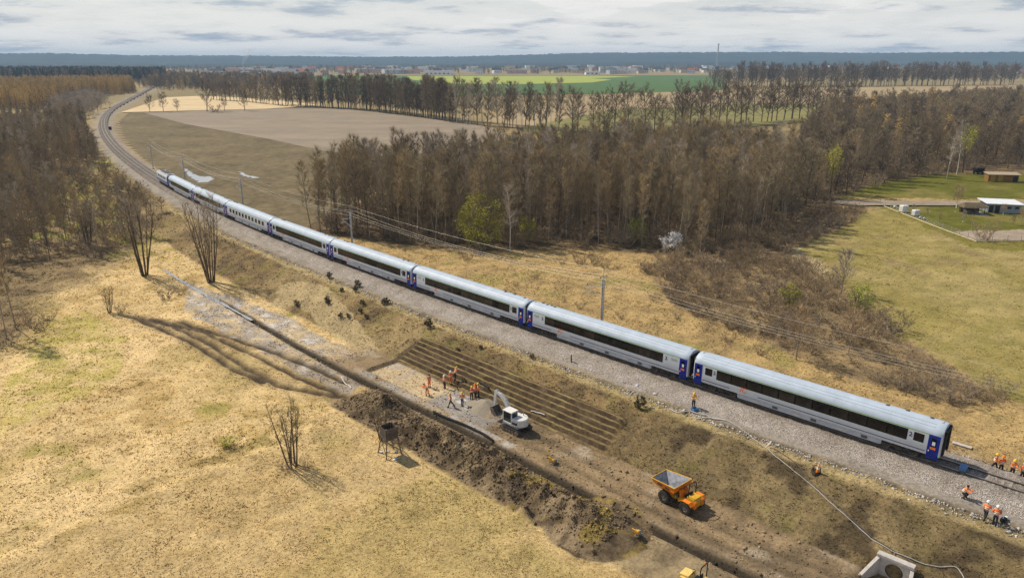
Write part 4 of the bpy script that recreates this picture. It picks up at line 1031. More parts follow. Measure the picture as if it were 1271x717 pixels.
P_ALDER = [bare_tree(100 + i, 20, .17, .30, 3.0, 26, 3400, .026, BARK if i % 2 else BARKG, (TWIG, TWIG, TWIGR, TWIGD)[i % 4], 'oval', .16, (.35, .95), tl=1.5, sub=6) for i in range(7)]
P_POLE = [bare_tree(120 + i, 19, .13, .38, 2.0, 20, 2200, .026, BARKG, (TWIG, TWIGR, TWIGG)[i % 3], 'oval', .2, (.5, 1.1), tl=1.4, sub=5) for i in range(5)]
P_OAK = [bare_tree(140 + i, 20, .36, .20, 7.0, 26, 4600, .045, BARK, TWIGD, 'spread', .10, (.25, .95), tl=1.7, sub=7) for i in range(5)]
P_OVAL = [bare_tree(150 + i, 21, .28, .15, 4.6, 28, 4200, .042, BARK, (TWIGD, TWIG)[i % 2], 'oval', .14, (.4, 1.0), tl=1.7, sub=6) for i in range(4)]
P_BIRCH = [bare_tree(160 + i, 20, .16, .35, 2.6, 22, 2600, .03, BIRCH, TWIGG, 'oval', .08, (.5, 1.0), tl=1.5, sub=6) for i in range(3)]
P_CLUMP = [bare_tree(170 + i, 13.5, .19, .42, 1.8, 9, 3000, .022, BARK, TWIGG, 'oval', .2, (.5, 1.1), stems=10 + i, spread=.20, tl=1.1, sub=4) for i in range(3)]
P_STEMS = [bare_tree(176 + i, 8, .12, .3, 1.1, 7, 1500, .02, BARK, TWIG, 'oval', .2, (.6, 1.1), stems=9 + i, spread=.22, tl=.8, sub=3) for i in range(2)]
P_SHRUB = [bare_tree(180 + i, 3.2, .035, .1, .95, 5, 1500, .02, BARKG, (DRYG, TWIGD, DRYG, TWIGR)[i], 'broom', .12, (.4, 1.0), stems=11, spread=.75, tl=.55, sub=3) for i in range(4)]
P_SMALL = [bare_tree(190 + i, 6.5, .10, .22, 2.4, 20, 2600, .022, BARKG, (DRYG, TWIGG)[i % 2], 'spread', .12, (.4, 1.0), tl=.9, sub=6) for i in range(3)]
P_LARCH = [conifer(200 + i, 15, 5.0, 1500, LARCH, .9) for i in range(3)]
P_PINE = [conifer(210 + i, 19, 5.5, 1700, NEEDLE, 1.1, .35) for i in range(3)]
P_WILLOW = [leafy(220 + i, 8.5, 7.5, 5200, .20, .05, lm=YGREEN, stems=5) for i in range(1)]
P_GREEN = [leafy(226 + i, 5.0, 3.8, 1600, .17, .1, lm=(GREENB, YGREEN)[i], stems=4) for i in range(2)]
P_BLOSS = [leafy(230, 4.2, 4.2, 2200, .19, .12, lm=BLOSSOM, stems=4)]
P_YELLOW = [leafy(232 + i, 17, 5.5, 1500, .30, .45, lm=YGREEN, stems=1) for i in range(2)]
P_DARKB = [leafy(236 + i, 1.25, 1.15, 620, .13, .02, lm=mat('juniper_dark', (0.085, 0.068, 0.038), rough=.9, var=.5, scale=2, rnd=.3), stems=3) for i in range(2)]
for grp in list(globals()):
    if grp.startswith('P_'):
        for k, (a, b) in enumerate(globals()[grp]): a.name = 'trunk'; b.name = 'crown'

def plant(name, proto, x, y, h, label, cat='tree', group=None, rot=None, z=None, wide=1.0):
    me_t, me_c = proto
    z = hz(x, y) if z is None else z
    hp = PROTO_H[id(me_c)]
    t = thing(name, label, cat, (x, y, z - .05), rng.uniform(0, 6.28) if rot is None else rot, group)
    k = h / hp; t.scale = (k * wide, k * wide, k)
    link('trunk', me_t, t); link('crown', me_c, t)
    return t
def zs_of(P): return height(P[:, 0], P[:, 1]) if len(P) else []
PROTO_H = {}
for grp in list(globals()):
    if grp.startswith('P_'):
        for a, b in globals()[grp]:
            co = np.empty(len(b.vertices) * 3, np.float32); b.vertices.foreach_get('co', co); PROTO_H[id(b)] = float(co[2::3].max())
TWN = {'brown_twigs': 'brown', 'dark_twigs': 'dark', 'russet_twigs': 'reddish brown', 'grey_twigs': 'grey', 'dry_shrub_twigs': 'dry brown', 'tan_larch_twigs': 'tan'}
def look(pr, h, lo, hi):
    return ('tall ' if h > hi else 'short ' if h < lo else 'mid-height ') + TWN.get(pr[1].materials[0].name, 'brown') + (' pale-stemmed' if pr[0].materials[0].name in ('grey_bark', 'birch_bark') else '')
def at(px, py): p = hit(px, py); return p.x, p.y

def scatter(poly, spacing, seed, jitter=.9, keep=1.0, noise=None):
    r = np.random.default_rng(seed); P = np.array(poly); x0, y0 = P.min(0); x1, y1 = P.max(0)
    gx_, gy_ = np.meshgrid(np.arange(x0, x1, spacing), np.arange(y0, y1, spacing)); gx_ = gx_.ravel(); gy_ = gy_.ravel()
    gx_ = gx_ + r.uniform(-.5, .5, len(gx_)) * spacing * jitter; gy_ = gy_ + r.uniform(-.5, .5, len(gy_)) * spacing * jitter
    m = inpoly(gx_, gy_, poly) & (r.uniform(size=len(gx_)) < keep)
    if noise: m &= fbm(gx_, gy_, noise[0], 3, seed) > noise[1]
    return np.c_[gx_[m], gy_[m]]

# --- wood masses as stuff: points carrying a proto index, turned into trees by geometry nodes
def wood(name, label, pts, heights, protos, seed, wide=1.0):
    r = np.random.default_rng(seed); n = len(pts)
    z = height(pts[:, 0], pts[:, 1]) - .1
    me = bpy.data.meshes.new(name); me.vertices.add(n); me.vertices.foreach_set('co', np.c_[pts, z].astype(np.float32).ravel())
    a = me.attributes.new('pick', 'INT', 'POINT'); a.data.foreach_set('value', r.integers(0, len(protos), n).astype(np.int32))
    a = me.attributes.new('size', 'FLOAT', 'POINT'); a.data.foreach_set('value', heights.astype(np.float32))
    a = me.attributes.new('turn', 'FLOAT', 'POINT'); a.data.foreach_set('value', r.uniform(0, 6.28, n).astype(np.float32))
    o = link(name, me); tag(o, label, 'wood', kind='stuff')
    ng = bpy.data.node_groups.new(name, 'GeometryNodeTree'); ng.interface.new_socket('Geometry', in_out='INPUT', socket_type='NodeSocketGeometry'); ng.interface.new_socket('Geometry', in_out='OUTPUT', socket_type='NodeSocketGeometry')
    N, L = ng.nodes, ng.links
    gi = N.new('NodeGroupInput'); go = N.new('NodeGroupOutput'); ip = N.new('GeometryNodeInstanceOnPoints'); g2i = N.new('GeometryNodeGeometryToInstance')
    for k, pr in list(enumerate(protos))[::-1]:
        src = []
        for part in pr:
            key = ('src', id(part))
            if key not in MC: MC[key] = bpy.data.objects.new('source_' + part.name, part)
            oi = N.new('GeometryNodeObjectInfo'); oi.inputs[0].default_value = MC[key]; src.append(oi)
        jg = N.new('GeometryNodeJoinGeometry'); [L.new(q.outputs['Geometry'], jg.inputs[0]) for q in src]
        sc = N.new('GeometryNodeTransform'); L.new(jg.outputs[0], sc.inputs['Geometry']); q = 1.0 / PROTO_H[id(pr[1])]; sc.inputs['Scale'].default_value = (q * wide, q * wide, q)
        one = N.new('GeometryNodeGeometryToInstance'); L.new(sc.outputs[0], one.inputs[0]); L.new(one.outputs[0], g2i.inputs[0])
    # flatten to one list of instances
    L.new(gi.outputs[0], ip.inputs['Points'])
    jall = N.new('GeometryNodeJoinGeometry')
    for nd in [q for q in N if q.bl_idname == 'GeometryNodeGeometryToInstance' and q is not g2i]: L.new(nd.outputs[0], jall.inputs[0])
    N.remove(g2i)
    L.new(jall.outputs[0], ip.inputs['Instance']); ip.inputs['Pick Instance'].default_value = True
    def attr(nm, ty):
        q = N.new('GeometryNodeInputNamedAttribute'); q.data_type = ty; q.inputs[0].default_value = nm; return q.outputs[0]
    L.new(attr('pick', 'INT'), ip.inputs['Instance Index'])
    cx = N.new('ShaderNodeCombineXYZ'); L.new(attr('turn', 'FLOAT'), cx.inputs[2]); L.new(cx.outputs[0], ip.inputs['Rotation'])
    cs = N.new('ShaderNodeCombineXYZ'); sz = attr('size', 'FLOAT'); [L.new(sz, cs.inputs[i]) for i in range(3)]; L.new(cs.outputs[0], ip.inputs['Scale'])
    L.new(ip.outputs[0], go.inputs[0])
    md = o.modifiers.new('scatter', 'NODES'); md.node_group = ng
    return o

# --- the alder wood behind the train
W1 = gpoly(-1.7, (392, 289), (440, 292), (500, 303), (560, 306), (640, 306), (720, 302), (790, 308), (850, 318), (900, 312), (960, 300), (992, 280), (985, 235), (900, 208), (780, 212), (690, 224), (600, 236), (520, 243), (460, 250), (415, 262))
pts = scatter(W1, 3.7, 301); pts = pts[np.argsort(pts[:, 1] - .1 * pts[:, 0])]
r = np.random.default_rng(5)
edge = pts[:230]; rest = pts[230:]
def px_of(x, y, z=-1.7):
    yc = y * math.cos(PITCH) - (z - CAM_H) * math.sin(PITCH); return PW / 2 + FPX * x / yc
for i, ((x, y), z_) in enumerate(zip(edge, zs_of(edge))):
    u = px_of(x, y); k = r.random()
    pool = P_ALDER if k < .55 else P_POLE
    if 600 < u < 980: pool = P_POLE if k < .6 else P_ALDER
    pr = pool[r.integers(len(pool))]; h = float(np.clip(r.normal(18.2, 2.2), 12, 23)) if u < 980 else r.uniform(12, 16)
    where = 'left of the willow' if u < 575 else 'around the willow and white birch' if u < 680 else 'above the fresh green bush' if u < 810 else 'behind the white blossom' if u < 900 else 'at the right end'
    plant('alder_tree', pr, x, y, h, look(pr, h, 16.5, 20) + ' bare alder of the wood, ' + where, 'tree', 'bare alders of the wood behind the train', wide=r.uniform(.85, 1.15), z=z_)
wood('alder_wood', 'dense mass of leafless brown alders behind the front trees of the wood', rest, np.clip(r.normal(18.2, 2.3, len(rest)), 12, 23), P_ALDER + P_POLE + P_BIRCH[:1], 61)
for px, py, h in ((386, 283, 17), (398, 287, 18), (419, 290, 16), (444, 296, 19)):
    x, y = at(px, py); plant('alder_tree', P_ALDER[r.integers(7)], x, y, h, 'slim dark alder at the left end of the wood, standing apart by the mast', 'tree', 'dark alders at the left end of the wood')

ug = scatter(W1, 3.6, 321); wood('undergrowth', 'brown leafless undergrowth beneath the alders of the wood', ug, r.uniform(1.5, 4.5, len(ug)), P_SHRUB, 71, 1.3)
# --- right-hand woods
RW = gpoly(-1.8, (985, 262), (1045, 246), (1100, 228), (1180, 214), (1271, 208), (1420, 205), (1420, 126), (1271, 130), (1120, 140), (1030, 152), (1000, 175), (985, 205))
pts = scatter(RW, 6.0, 302); yy_ = np.argsort(pts[:, 1]); pts = pts[yy_]
for (x, y), z_ in zip(pts[:60], zs_of(pts[:60])):
    pr = (P_OVAL + P_ALDER)[r.integers(11)]; h = r.uniform(13, 17); u = px_of(x, y)
    plant('woodland_tree', pr, x, y, h, look(pr, h, 14.3, 15.8) + ' bare tree edging the lawn, ' + ('next to the alder wood' if u < 1050 else 'left of the leaning birch' if u < 1150 else 'behind the ochre shed and birches'), 'tree', 'bare trees edging the lawn', wide=1.15, z=z_)
rest = pts[60:]
ug = scatter(RW, 6.0, 322); ug = ug[np.argsort(ug[:, 1])][:500]; wood('lawn_edge_undergrowth', 'brown leafless undergrowth beneath the wood behind the lawn', ug, r.uniform(2, 5, len(ug)), P_SHRUB, 72, 1.3)
wood('right_hand_wood', 'wide brown leafless wood filling the right middle distance', rest, np.clip(r.normal(15.5, 2.6, len(rest)), 9, 22), P_OVAL + P_ALDER + P_OAK[:2] + P_POLE[:2] + P_LARCH[:1], 62, 1.1)
for px, py, h, pr, nm, lb in ((1175, 222, 17, P_BIRCH[0], 'birch_tree', 'tall pale birch leaning beside the dark parked trailer'), (1187, 217, 21, P_BIRCH[1], 'birch_tree', 'tallest white-stemmed birch behind the yellow shed'), (1030, 246, 16, P_YELLOW[0], 'budding_tree', 'tree with a yellow green budding crown right of the alder wood'), (1195, 214, 18, P_YELLOW[1], 'budding_tree', 'yellow topped budding tree beside the tall white birch'),
                              (633, 312, 15, P_BIRCH[2], 'birch_tree', 'single white birch at the front of the wood beside the willow'), (598, 308, 12.5, P_WILLOW[0], 'willow_bush', 'big rounded yellow green willow bush at the front of the alder wood'),
                              (832, 313, 5.0, P_BLOSS[0], 'blossoming_bush', 'white blossoming bush at the foot of the alder wood'), (790, 303, 6.5, P_GREEN[0], 'green_bush', 'fresh green bush left of the white blossom'),
                              (868, 322, 13, P_ALDER[2], 'alder_tree', 'dark double-stemmed alder right of the white blossom'), (917, 345, 8, P_SMALL[0], 'small_tree', 'small bare tree standing in the dry grass right of the wood'),
                              (1044, 364, 9, P_SMALL[1], 'small_tree', 'round bushy bare tree at the edge of the right-hand meadow'), (988, 446, 8.5, P_SMALL[2], 'small_tree', 'thin bare tree in the brush behind the nearest coach'), (1053, 438, 7.5, P_SMALL[0], 'small_tree', 'pale forked bare tree in the brush by the wires'),
                              (980, 385, 5, P_GREEN[1], 'green_bush', 'yellow green bush in the middle of the brown brush'), (1065, 392, 5.5, P_GREEN[0], 'green_bush', 'green leafy bush below the round bare tree'), (655, 300, 6, P_GREEN[1], 'green_bush', 'small yellow green bush behind the white birch'), (722, 306, 5, P_SHRUB[0], 'bare_shrub', 'leafless shrub left of the fresh green bush')):
    x, y = at(px, py); plant(nm, pr, x, y, h, lb, 'bush' if 'bush' in nm or 'shrub' in nm else 'tree')

# --- brush between the line and the right meadow
bp = scatter(Z_BRUSH, 3.6, 303, noise=(9, .44)); bp = bp[np.argsort(bp[:, 1])]
for (x, y), z_ in zip(bp[:150], zs_of(bp[:150])):
    pr = P_SHRUB[r.integers(4)]; h = r.uniform(1.8, 4.2); u = px_of(x, y)
    plant('bare_shrub', pr, x, y, h, look(pr, h, 2.5, 3.5).replace(' pale-stemmed', '') + ' leafless shrub in the brush, ' + ('below the white blossom' if u < 900 else 'left of the round bare tree' if u < 1020 else 'below the round bare tree' if u < 1110 else 'at the pointed right end'), 'shrub', 'brown shrubs of the brush', wide=1.25, z=z_)
wood('brush', 'tangled low brown brush beside the right-hand meadow', np.concatenate([bp[150:], scatter(Z_BRUSH, 4.2, 304, noise=(6, .42))]), r.uniform(1.0, 2.6, len(bp[150:]) + len(scatter(Z_BRUSH, 4.2, 304, noise=(6, .42)))), P_SHRUB, 63, 1.4)
EDGEB = gpoly(-1.7, (560, 318), (700, 312), (860, 325), (985, 320), (1000, 345), (860, 352), (700, 330), (600, 330))
e2 = scatter(EDGEB, 4.2, 305, noise=(7, .42))
for (x, y), z_ in zip(e2, zs_of(e2)): plant('bare_shrub', P_SHRUB[r.integers(4)], x, y, r.uniform(1.0, 2.6), 'low dry shrub in the grass along the front of the alder wood', 'shrub', 'dry shrubs along the wood front', wide=1.3, z=z_)
for px, py in ((700, 375), (720, 383), (840, 395), (850, 380), (876, 410), (905, 425), (945, 440), (1100, 470), (1130, 480), (1180, 500), (1230, 497), (640, 355), (665, 345), (810, 372), (1040, 470), (770, 395)):
    x, y = at(px, py); plant('bare_shrub', P_SHRUB[r.integers(4)], x, y, r.uniform(1.0, 1.9), 'low dark scrub in the pale grass strip just behind the train', 'shrub', 'scrub in the strip behind the train', wide=1.3)

# --- tree rows beyond the ploughed field
row = [(262, 124), (300, 126), (345, 131), (400, 134), (450, 137), (520, 145), (560, 152), (600, 156), (650, 160), (700, 163), (760, 166), (820, 164), (870, 158), (940, 152), (1010, 146), (1060, 143)]
i = 0
for (ax, ay), (bx, by) in zip(row[:-1], row[1:]):
    p0, p1 = np.array(G(ax, ay, -1.5)), np.array(G(bx, by, -1.5)); L = np.linalg.norm(p1 - p0); n = max(2, int(L / (4.2 if ax < 690 else 6.5)))
    for k in range(n):
        for lay in range(2 if 330 < ax < 680 else 1):
            q = p0 + (p1 - p0) * (k + r.uniform(.1, .9)) / n + np.array([0, lay * r.uniform(6, 22) + r.normal() * 2])
            pool = P_OVAL if ax < 560 else (P_BIRCH + P_OVAL if ax < 690 else P_OAK)
            if ax < 300: pool = P_OAK
            pr = pool[r.integers(len(pool))]; h = r.uniform(22, 31) if ax > 320 else r.uniform(15, 22)
            where = 'behind the stubble field' if ax < 345 else 'left behind the ploughed field' if ax < 450 else 'mid behind the ploughed field' if ax < 560 else 'right behind the ploughed field' if ax < 690 else 'below the green crop field' if ax < 870 else 'left of the right-hand wood'
            plant('field_tree', pr, q[0], q[1], h, look(pr, h, 24, 28) + ' bare tree in the long row ' + where, 'tree', 'long row of trees beyond the fields', z=-1.6)
for px, py, h, lb in ((186, 139, 15, 'leaning bare tree by the railway curve, leftmost on the stubble edge'), (203, 139, 17, 'dark bare tree second from the railway curve on the stubble edge'), (257, 138.5, 26, 'largest lone bare tree on the bright stubble edge'), (279, 138, 13, 'slender bare tree right of the largest lone tree'), (304, 137.5, 20, 'bare tree at the right end of the bright stubble edge'), (220, 139, 11, 'thin young tree in front of the bright stubble')):
    g = G(px, py, -1.5); plant('lone_tree', P_OAK[r.integers(5)], g[0], g[1], h, lb, 'tree', z=-1.6)
g = G(267, 139, -1.5); plant('bare_shrub', P_SHRUB[0], g[0], g[1], 7, 'round tan shrub at the foot of the largest lone tree', 'shrub', z=-1.6, wide=1.4)
# second row far right
for k in range(130):
    u = 884 + 374 * (k + r.uniform(0, 1)) / 130; v = 108.5 - 3.5 * (u - 884) / 374; g = G(u, v, -1.8)
    pr = (P_OVAL + P_OAK)[r.integers(9)]; h = r.uniform(29, 41) * (1.0 if u > 915 else .8)
    plant('field_tree', pr, g[0], g[1] + r.normal() * 9, h, look(pr, h, 32, 37) + ' tree in the far right row, ' + ('next to the green crop field' if u < 980 else 'middle part above the tan field' if u < 1120 else 'right part near the picture edge'), 'tree', 'far right row of tall trees', z=-2)
# woods on the left of the line
LW = gpoly(-2.6, (-300, 345), (0, 330), (70, 318), (120, 318), (165, 300), (205, 272), (200, 246), (150, 205), (118, 170), (112, 152), (0, 152), (-300, 165))
pts = scatter(LW, 4.7, 306, noise=(30, .30)); s1_, sd2 = SD(pts[:, 0], pts[:, 1]); pts = pts[(sd2 > np.where((s1_ > 175) & (s1_ < 290), 30, 9))]; pts = pts[np.argsort(np.hypot(pts[:, 0], pts[:, 1]))]
for (x, y), z_ in zip(pts[:110], zs_of(pts[:110])):
    pr = (P_ALDER + P_POLE)[r.integers(12)]; h = r.uniform(10, 15.5)
    plant('alder_tree', pr, x, y, h, look(pr, h, 11.5, 14) + ' bare alder in the left wood, ' + ('at the picture edge' if px_of(x, y, -3) < 60 else 'by the flooded hollow' if px_of(x, y, -3) < 130 else 'near the fan of stems' if px_of(x, y, -3) < 200 else 'nearest the railway'), 'tree', 'bare alders left of the line', z=z_)
rest = pts[110:]
wood('left_wood', 'brown leafless alder wood left of the railway', rest, np.clip(r.normal(11, 2.8, len(rest)), 5, 17), P_ALDER + P_POLE + P_BIRCH[:1] + P_SMALL[:1], 64, 1.1)
ug = scatter(LW, 4.6, 323); s1_, d1_ = SD(ug[:, 0], ug[:, 1]); ug = ug[(d1_ > 9) & (np.hypot(ug[:, 0], ug[:, 1]) < 420)]; wood('left_undergrowth', 'straggly brown undergrowth and saplings left of the railway', ug, r.uniform(1.5, 5.5, len(ug)), P_SHRUB + P_SMALL, 73, 1.2)
GB = gpoly(-2.6, (60, 152), (112, 152), (135, 130), (100, 118), (70, 120))
pts = scatter(GB, 8, 307); wood('grey_brush_wood', 'pale grey brush between the larches and the railway', pts, r.uniform(9, 14, len(pts)), [(P_BIRCH[0][0], P_BIRCH[0][1]), P_SMALL[1]], 65, 1.3)
LL = gpoly(-2.4, (-300, 136), (60, 137), (105, 122), (170, 116.5), (160, 106), (60, 108), (-300, 114))
pts = scatter(LL, 6.5, 308); pts = pts[np.argsort(pts[:, 1])]
for (x, y), z_ in zip(pts[:70], zs_of(pts[:70])): plant('larch_tree', P_LARCH[r.integers(3)], x, y, r.uniform(13, 19), 'tan conical larch at the front of the young plantation', 'tree', 'larches at the front of the plantation', z=z_)
wood('larch_plantation', 'tan young larch plantation left of the railway', pts[70:], r.uniform(13, 19, len(pts) - 70), P_LARCH, 66)
DF = gpoly(-2.2, (-300, 106), (60, 105), (205, 103.5), (207, 96), (120, 94), (-300, 94))
pts = scatter(DF, 11, 309); wood('mixed_forest', 'dark pine and bare broadleaf forest below the left horizon', pts, r.uniform(19, 27, len(pts)), P_PINE + P_PINE + P_OVAL, 67)
FB = gpoly(-2.2, (170, 110), (205, 113), (262, 114), (330, 112), (390, 108), (390, 99), (300, 98), (210, 97))
pts = scatter(FB, 13, 310); wood('hedgerow_wood', 'tan and brown thickets behind the stubble field', pts, r.uniform(10, 20, len(pts)), P_OVAL + [P_LARCH[0], P_SMALL[0]], 68, 1.3)
FT = gpoly(-2, (-200, 93), (250, 93.5), (600, 92.3), (900, 92), (1500, 93), (1500, 86), (600, 85.5), (-200, 87))
pts = scatter(FT, 52, 311, keep=.6); wood('town_trees', 'scattered far trees among the houses of the town', pts, r.uniform(12, 24, len(pts)), P_OVAL + [P_SMALL[0]] + P_OAK[:1], 69, 1.5)
FR = gpoly(-2, (880, 100), (1500, 99), (1500, 88), (1000, 88), (880, 92)); pts = scatter(FR, 34, 312, noise=(300, .45)); wood('far_right_woods', 'hazy tan woods and hedges below the right horizon', pts, r.uniform(14, 22, len(pts)), P_OVAL + P_LARCH, 70, 1.4)

# --- foreground clumps and single bushes on the left
for px, py, h, pr, nm, lb in ((180, 342, 17.5, P_CLUMP[0], 'alder_clump', 'tall fan of bare stems left of the water-filled drain'), (262, 350, 19, P_CLUMP[1], 'alder_clump', 'tall clump of bare stems standing in front of the far coaches'),
                              (110, 305, 12, P_CLUMP[2], 'alder_clump', 'spreading dark clump of stems at the flooded wood edge'), (365, 578, 8.2, P_STEMS[0], 'stem_bush', 'lone leafless multi-stemmed bush standing in the foreground meadow'), (136, 388, 5.0, P_STEMS[1], 'stem_bush', 'small leafless stem bush beside the wheel ruts'),
                              (474, 545, 5.0, P_STEMS[1], 'stem_bush', 'thin leafless saplings right behind the wooden hunting stand'), (20, 408, 16, P_POLE[0], 'alder_tree', 'slender dark alder at the left picture edge, nearer the ruts'), (8, 420, 17, P_POLE[1], 'alder_tree', 'slender dark alder furthest left, in front of the wood'), (62, 322, 12, P_ALDER[3], 'alder_tree', 'dark alder at the flooded edge of the left wood'),
                              (45, 312, 11, P_ALDER[1], 'alder_tree', 'thin alder left of the flooded hollow')):
    x, y = at(px, py); plant(nm, pr, x, y, h, lb, 'tree' if 'tree' in nm or 'clump' in nm else 'bush')
for px, py, h in ((205, 372, 2.6), (225, 365, 2.2), (30, 402, 3), (50, 410, 2.6), (10, 430, 3), (60, 398, 2.2), (150, 388, 1.8), (380, 580, 1.5), (355, 583, 1.4), (636, 612, 1.6)):
    x, y = at(px, py); plant('bare_shrub', P_SHRUB[r.integers(4)], x, y, h, 'low straggly brown shrub at the edge of the foreground meadow', 'shrub', 'low shrubs of the foreground meadow', wide=1.3)
for px, py, h in ((409, 345, 1.5), (441, 362, 1.5), (445, 356, 1.7), (424, 362, 1.1), (450, 378, 1.2), (448, 388, 1.1), (407, 378, 1.3), (406, 373, 1.2), (368, 379, 1.4), (423, 394, 1.2), (480, 377, 1.5), (476, 378, 1.1), (532, 406, 1.9), (794, 506, 1.9), (455, 395, 1.0), (432, 394, 1.0), (568, 436, .9), (597, 433, .9), (660, 444, .9)):
    x, y = at(px, py); plant('dark_bush', P_DARKB[r.integers(2)], x, y, h * .85, 'small dark evergreen bush on the embankment slope below the train', 'bush', 'dark bushes on the embankment')

x, y = at(284, 553); plant('green_bush', P_GREEN[1], x, y, 1.3, 'low olive green bush in a hollow of the foreground meadow', 'bush', wide=2.4)
# ------------------------------------------------------------------ masts and wires beside the line
GALV = mat('galvanised_steel', (0.42, 0.45, 0.50), rough=.5, metal=.4, var=.15, scale=2)
WIREM = mat('bare_wire', (0.50, 0.47, 0.42), rough=.5, metal=.3, var=.1)
CERAM = mat('insulator_brown', (0.10, 0.06, 0.045), rough=.3, var=.2)
MAST_S = [-18.0, 44.0, 107.2, 162.0, 215.0, 268.0]
MTOP = []
for k, s in enumerate(MAST_S):
    x, y = T(s, -4.0); z = hz(x, y)
    if k > 0:
        lb = ['', 'grey lattice mast rising behind the second coach', 'grey mast with swung bracket arm by the left end of the alder wood', 'grey mast behind the half hidden coaches, near the pool', 'thin grey mast behind the locomotive', 'thin far mast beside the railway curve'][k]
        t = thing('line_mast', lb, 'mast', (x, y, z), float(TH(s)), 'masts beside the railway')
        mb = MB()
        for dx in (-.13, .13):
            mb.box(dx - .035, dx + .035, -.11, .11, 0, 8.9 - z - .6)
        for q in range(18):
            z0 = .4 + q * .48; mb.tube([(-.13, .08 * (-1) ** q, z0), (.13, .08 * (-1) ** q, z0 + .45)], .018, 4)
        mb.obj('post', GALV, t); MB().box(-.4, .4, -.4, .4, -.3, .25, .04).obj('footing', SLEEP, t)
        MB().tube([(0, 0, 8.0 - z), (0, 0, 9.9 - z)], [.06, .04], 6).obj('mast_head', GALV, t)
        MB().tube([(0, -.75, 8.6 - z), (0, .75, 8.6 - z)], .05, 6).obj('crossarm', GALV, t)
        MB().tube([(0, .1, 7.3 - z), (2.9, .35, 6.7 - z)], .035, 6).tube([(0, .1, 5.7 - z), (2.7, .35, 6.75 - z)], .035, 6).tube([(1.4, .2, 6.25 - z), (2.9, .5, 6.1 - z)], .025, 5).obj('bracket_arm', GALV, t)
        for yy in (-.7, .7): MB().lathe((0, yy, 8.62 - z), [(.03, 0), (.08, .05), (.04, .1), (.08, .15), (.04, .22)], 8).obj('insulator', CERAM, t)
    th = TH(s); MTOP.append([(*T(s, -4.0 + o), zz_) for o, zz_ in ((-.7, 8.75), (.7, 8.75), (0, 9.75), (.12, 7.9))])
for a in range(len(MTOP) - 1):
    for w in range(4):
        p0, p1 = np.array(MTOP[a][w]), np.array(MTOP[a + 1][w]); pts = []
        for t_ in np.linspace(0, 1, 15):
            p = p0 + (p1 - p0) * t_; p[2] -= (1.5, 1.3, .8, 1.0)[w] * 4 * t_ * (1 - t_); pts.append(p)
        o = MB().tube(pts, .011 if a < 3 else .018, 4).obj('overhead_wire', WIREM)
        tag(o, ('outer feeder wire', 'inner feeder wire', 'topmost earth wire', 'lowest wire')[w] + ' strung between the masts ' + ('right of the mast behind the second coach', 'from the second coach to the alder wood', 'over the fourth to sixth coaches', 'near the pool on the field', 'beyond the locomotive')[a], 'wire', 'wires of the mast line')
# track-side signal and small posts on the curve
for px, py, h, lb in ((137, 135.5, 6.5, 'small grey signal post left of the railway curve'),):
    g = G(px, py, -1.5); t = thing('signal_post', lb, 'signal', (g[0], g[1], hz(*g))); MB().tube([(0, 0, -.2), (0, 0, h)], .12, 8).obj('post', GALV, t); MB().box(-.4, .4, -.3, .3, h - 1.2, h, .1).obj('signal_head', GALV, t); MB().box(-.7, .7, -.6, .6, 0, 1.6, .1).obj('cabinet', UNDER, t)
g = G(137, 161, -.8); t = thing('relay_cabinet', 'small dark cabinet inside the railway curve', 'cabinet', (g[0], g[1], hz(*g)), .4); MB().box(-.7, .7, -.5, .5, 0, 1.9, .06).obj('case', UNDER, t); MB().box(-.8, .8, -.6, .6, 1.9, 2.02, .03).obj('lid', GALV, t)

# ------------------------------------------------------------------ people on the site
person(533, 480.5, 'stand', 5.6, 'worker in full orange suit standing alone on the pale sand pad', trousers=HIVIS, helmet=None)
person(530.5, 491, 'bend', 2.4, 'worker in orange bending over the edge of the sand pad', trousers=HIVIS2)
person(552, 481.5, 'stand', 4.2, 'orange jacketed worker with dark trousers left of the grey mat', HIVIS2, helmet=HELW)
person(559.5, 477, 'hold', 5.0, 'orange suited worker standing beside the stooping worker near the terraces', trousers=HIVIS, helmet=HELW)
person(565, 472, 'work', 1.0, 'yellow helmeted worker stooping at the foot of the terraces', helmet=HELY)
person(559.5, 504.5, 'walk', 3.3, 'striding worker with pale helmet and black trousers nearest the drain', HIVIS2, helmet=HELY)
person(573.8, 503.5, 'hips', 4.4, 'worker in pale orange jacket and blue trousers with hands on hips', HIVIS2, JEAN, HELY)
person(585.5, 495.5, 'hold', 5.2, 'yellow helmeted worker at the left of the tight trio beside the gravel pile', HIVIS, helmet=HELY)
person(590, 493, 'stand', 4.0, 'middle worker of the tight trio beside the gravel pile', HIVIS, helmet=HELO)
person(594, 492, 'stand', 3.4, 'rightmost worker of the tight trio, nearest the excavator bucket', HIVIS2, helmet=HELY)
person(860.5, 505.5, 'hold', 4.4, 'lone worker in yellow and orange on the ballast edge beside the second coach', YVEST, helmet=HELY)
person(1194, 617, 'crouch', 5.4, 'crouching worker in orange at the near edge of the ballast', HIVIS2)
person(1222, 644, 'walk', .6, 'left one of two white helmeted workers below the track', HIVIS2, helmet=HELW)
person(1234, 651, 'hips', .9, 'right one of two white helmeted workers below the track', HIVIS, helmet=HELW)
person(1233, 583.5, 'walk', 5.5, 'leftmost of the four workers beyond the bare track', HIVIS2, helmet=HELY)
person(1241, 587, 'hips', 4.6, 'second from left of the four workers beyond the bare track', HIVIS, helmet=HELO)
person(1255, 591.5, 'hold', 4.3, 'third from left of the four workers beyond the bare track', HIVIS2, helmet=HELY)
person(1267.5, 596, 'stand', 4.5, 'rightmost of the four workers beyond the bare track, at the picture edge', HIVIS, helmet=HELY)

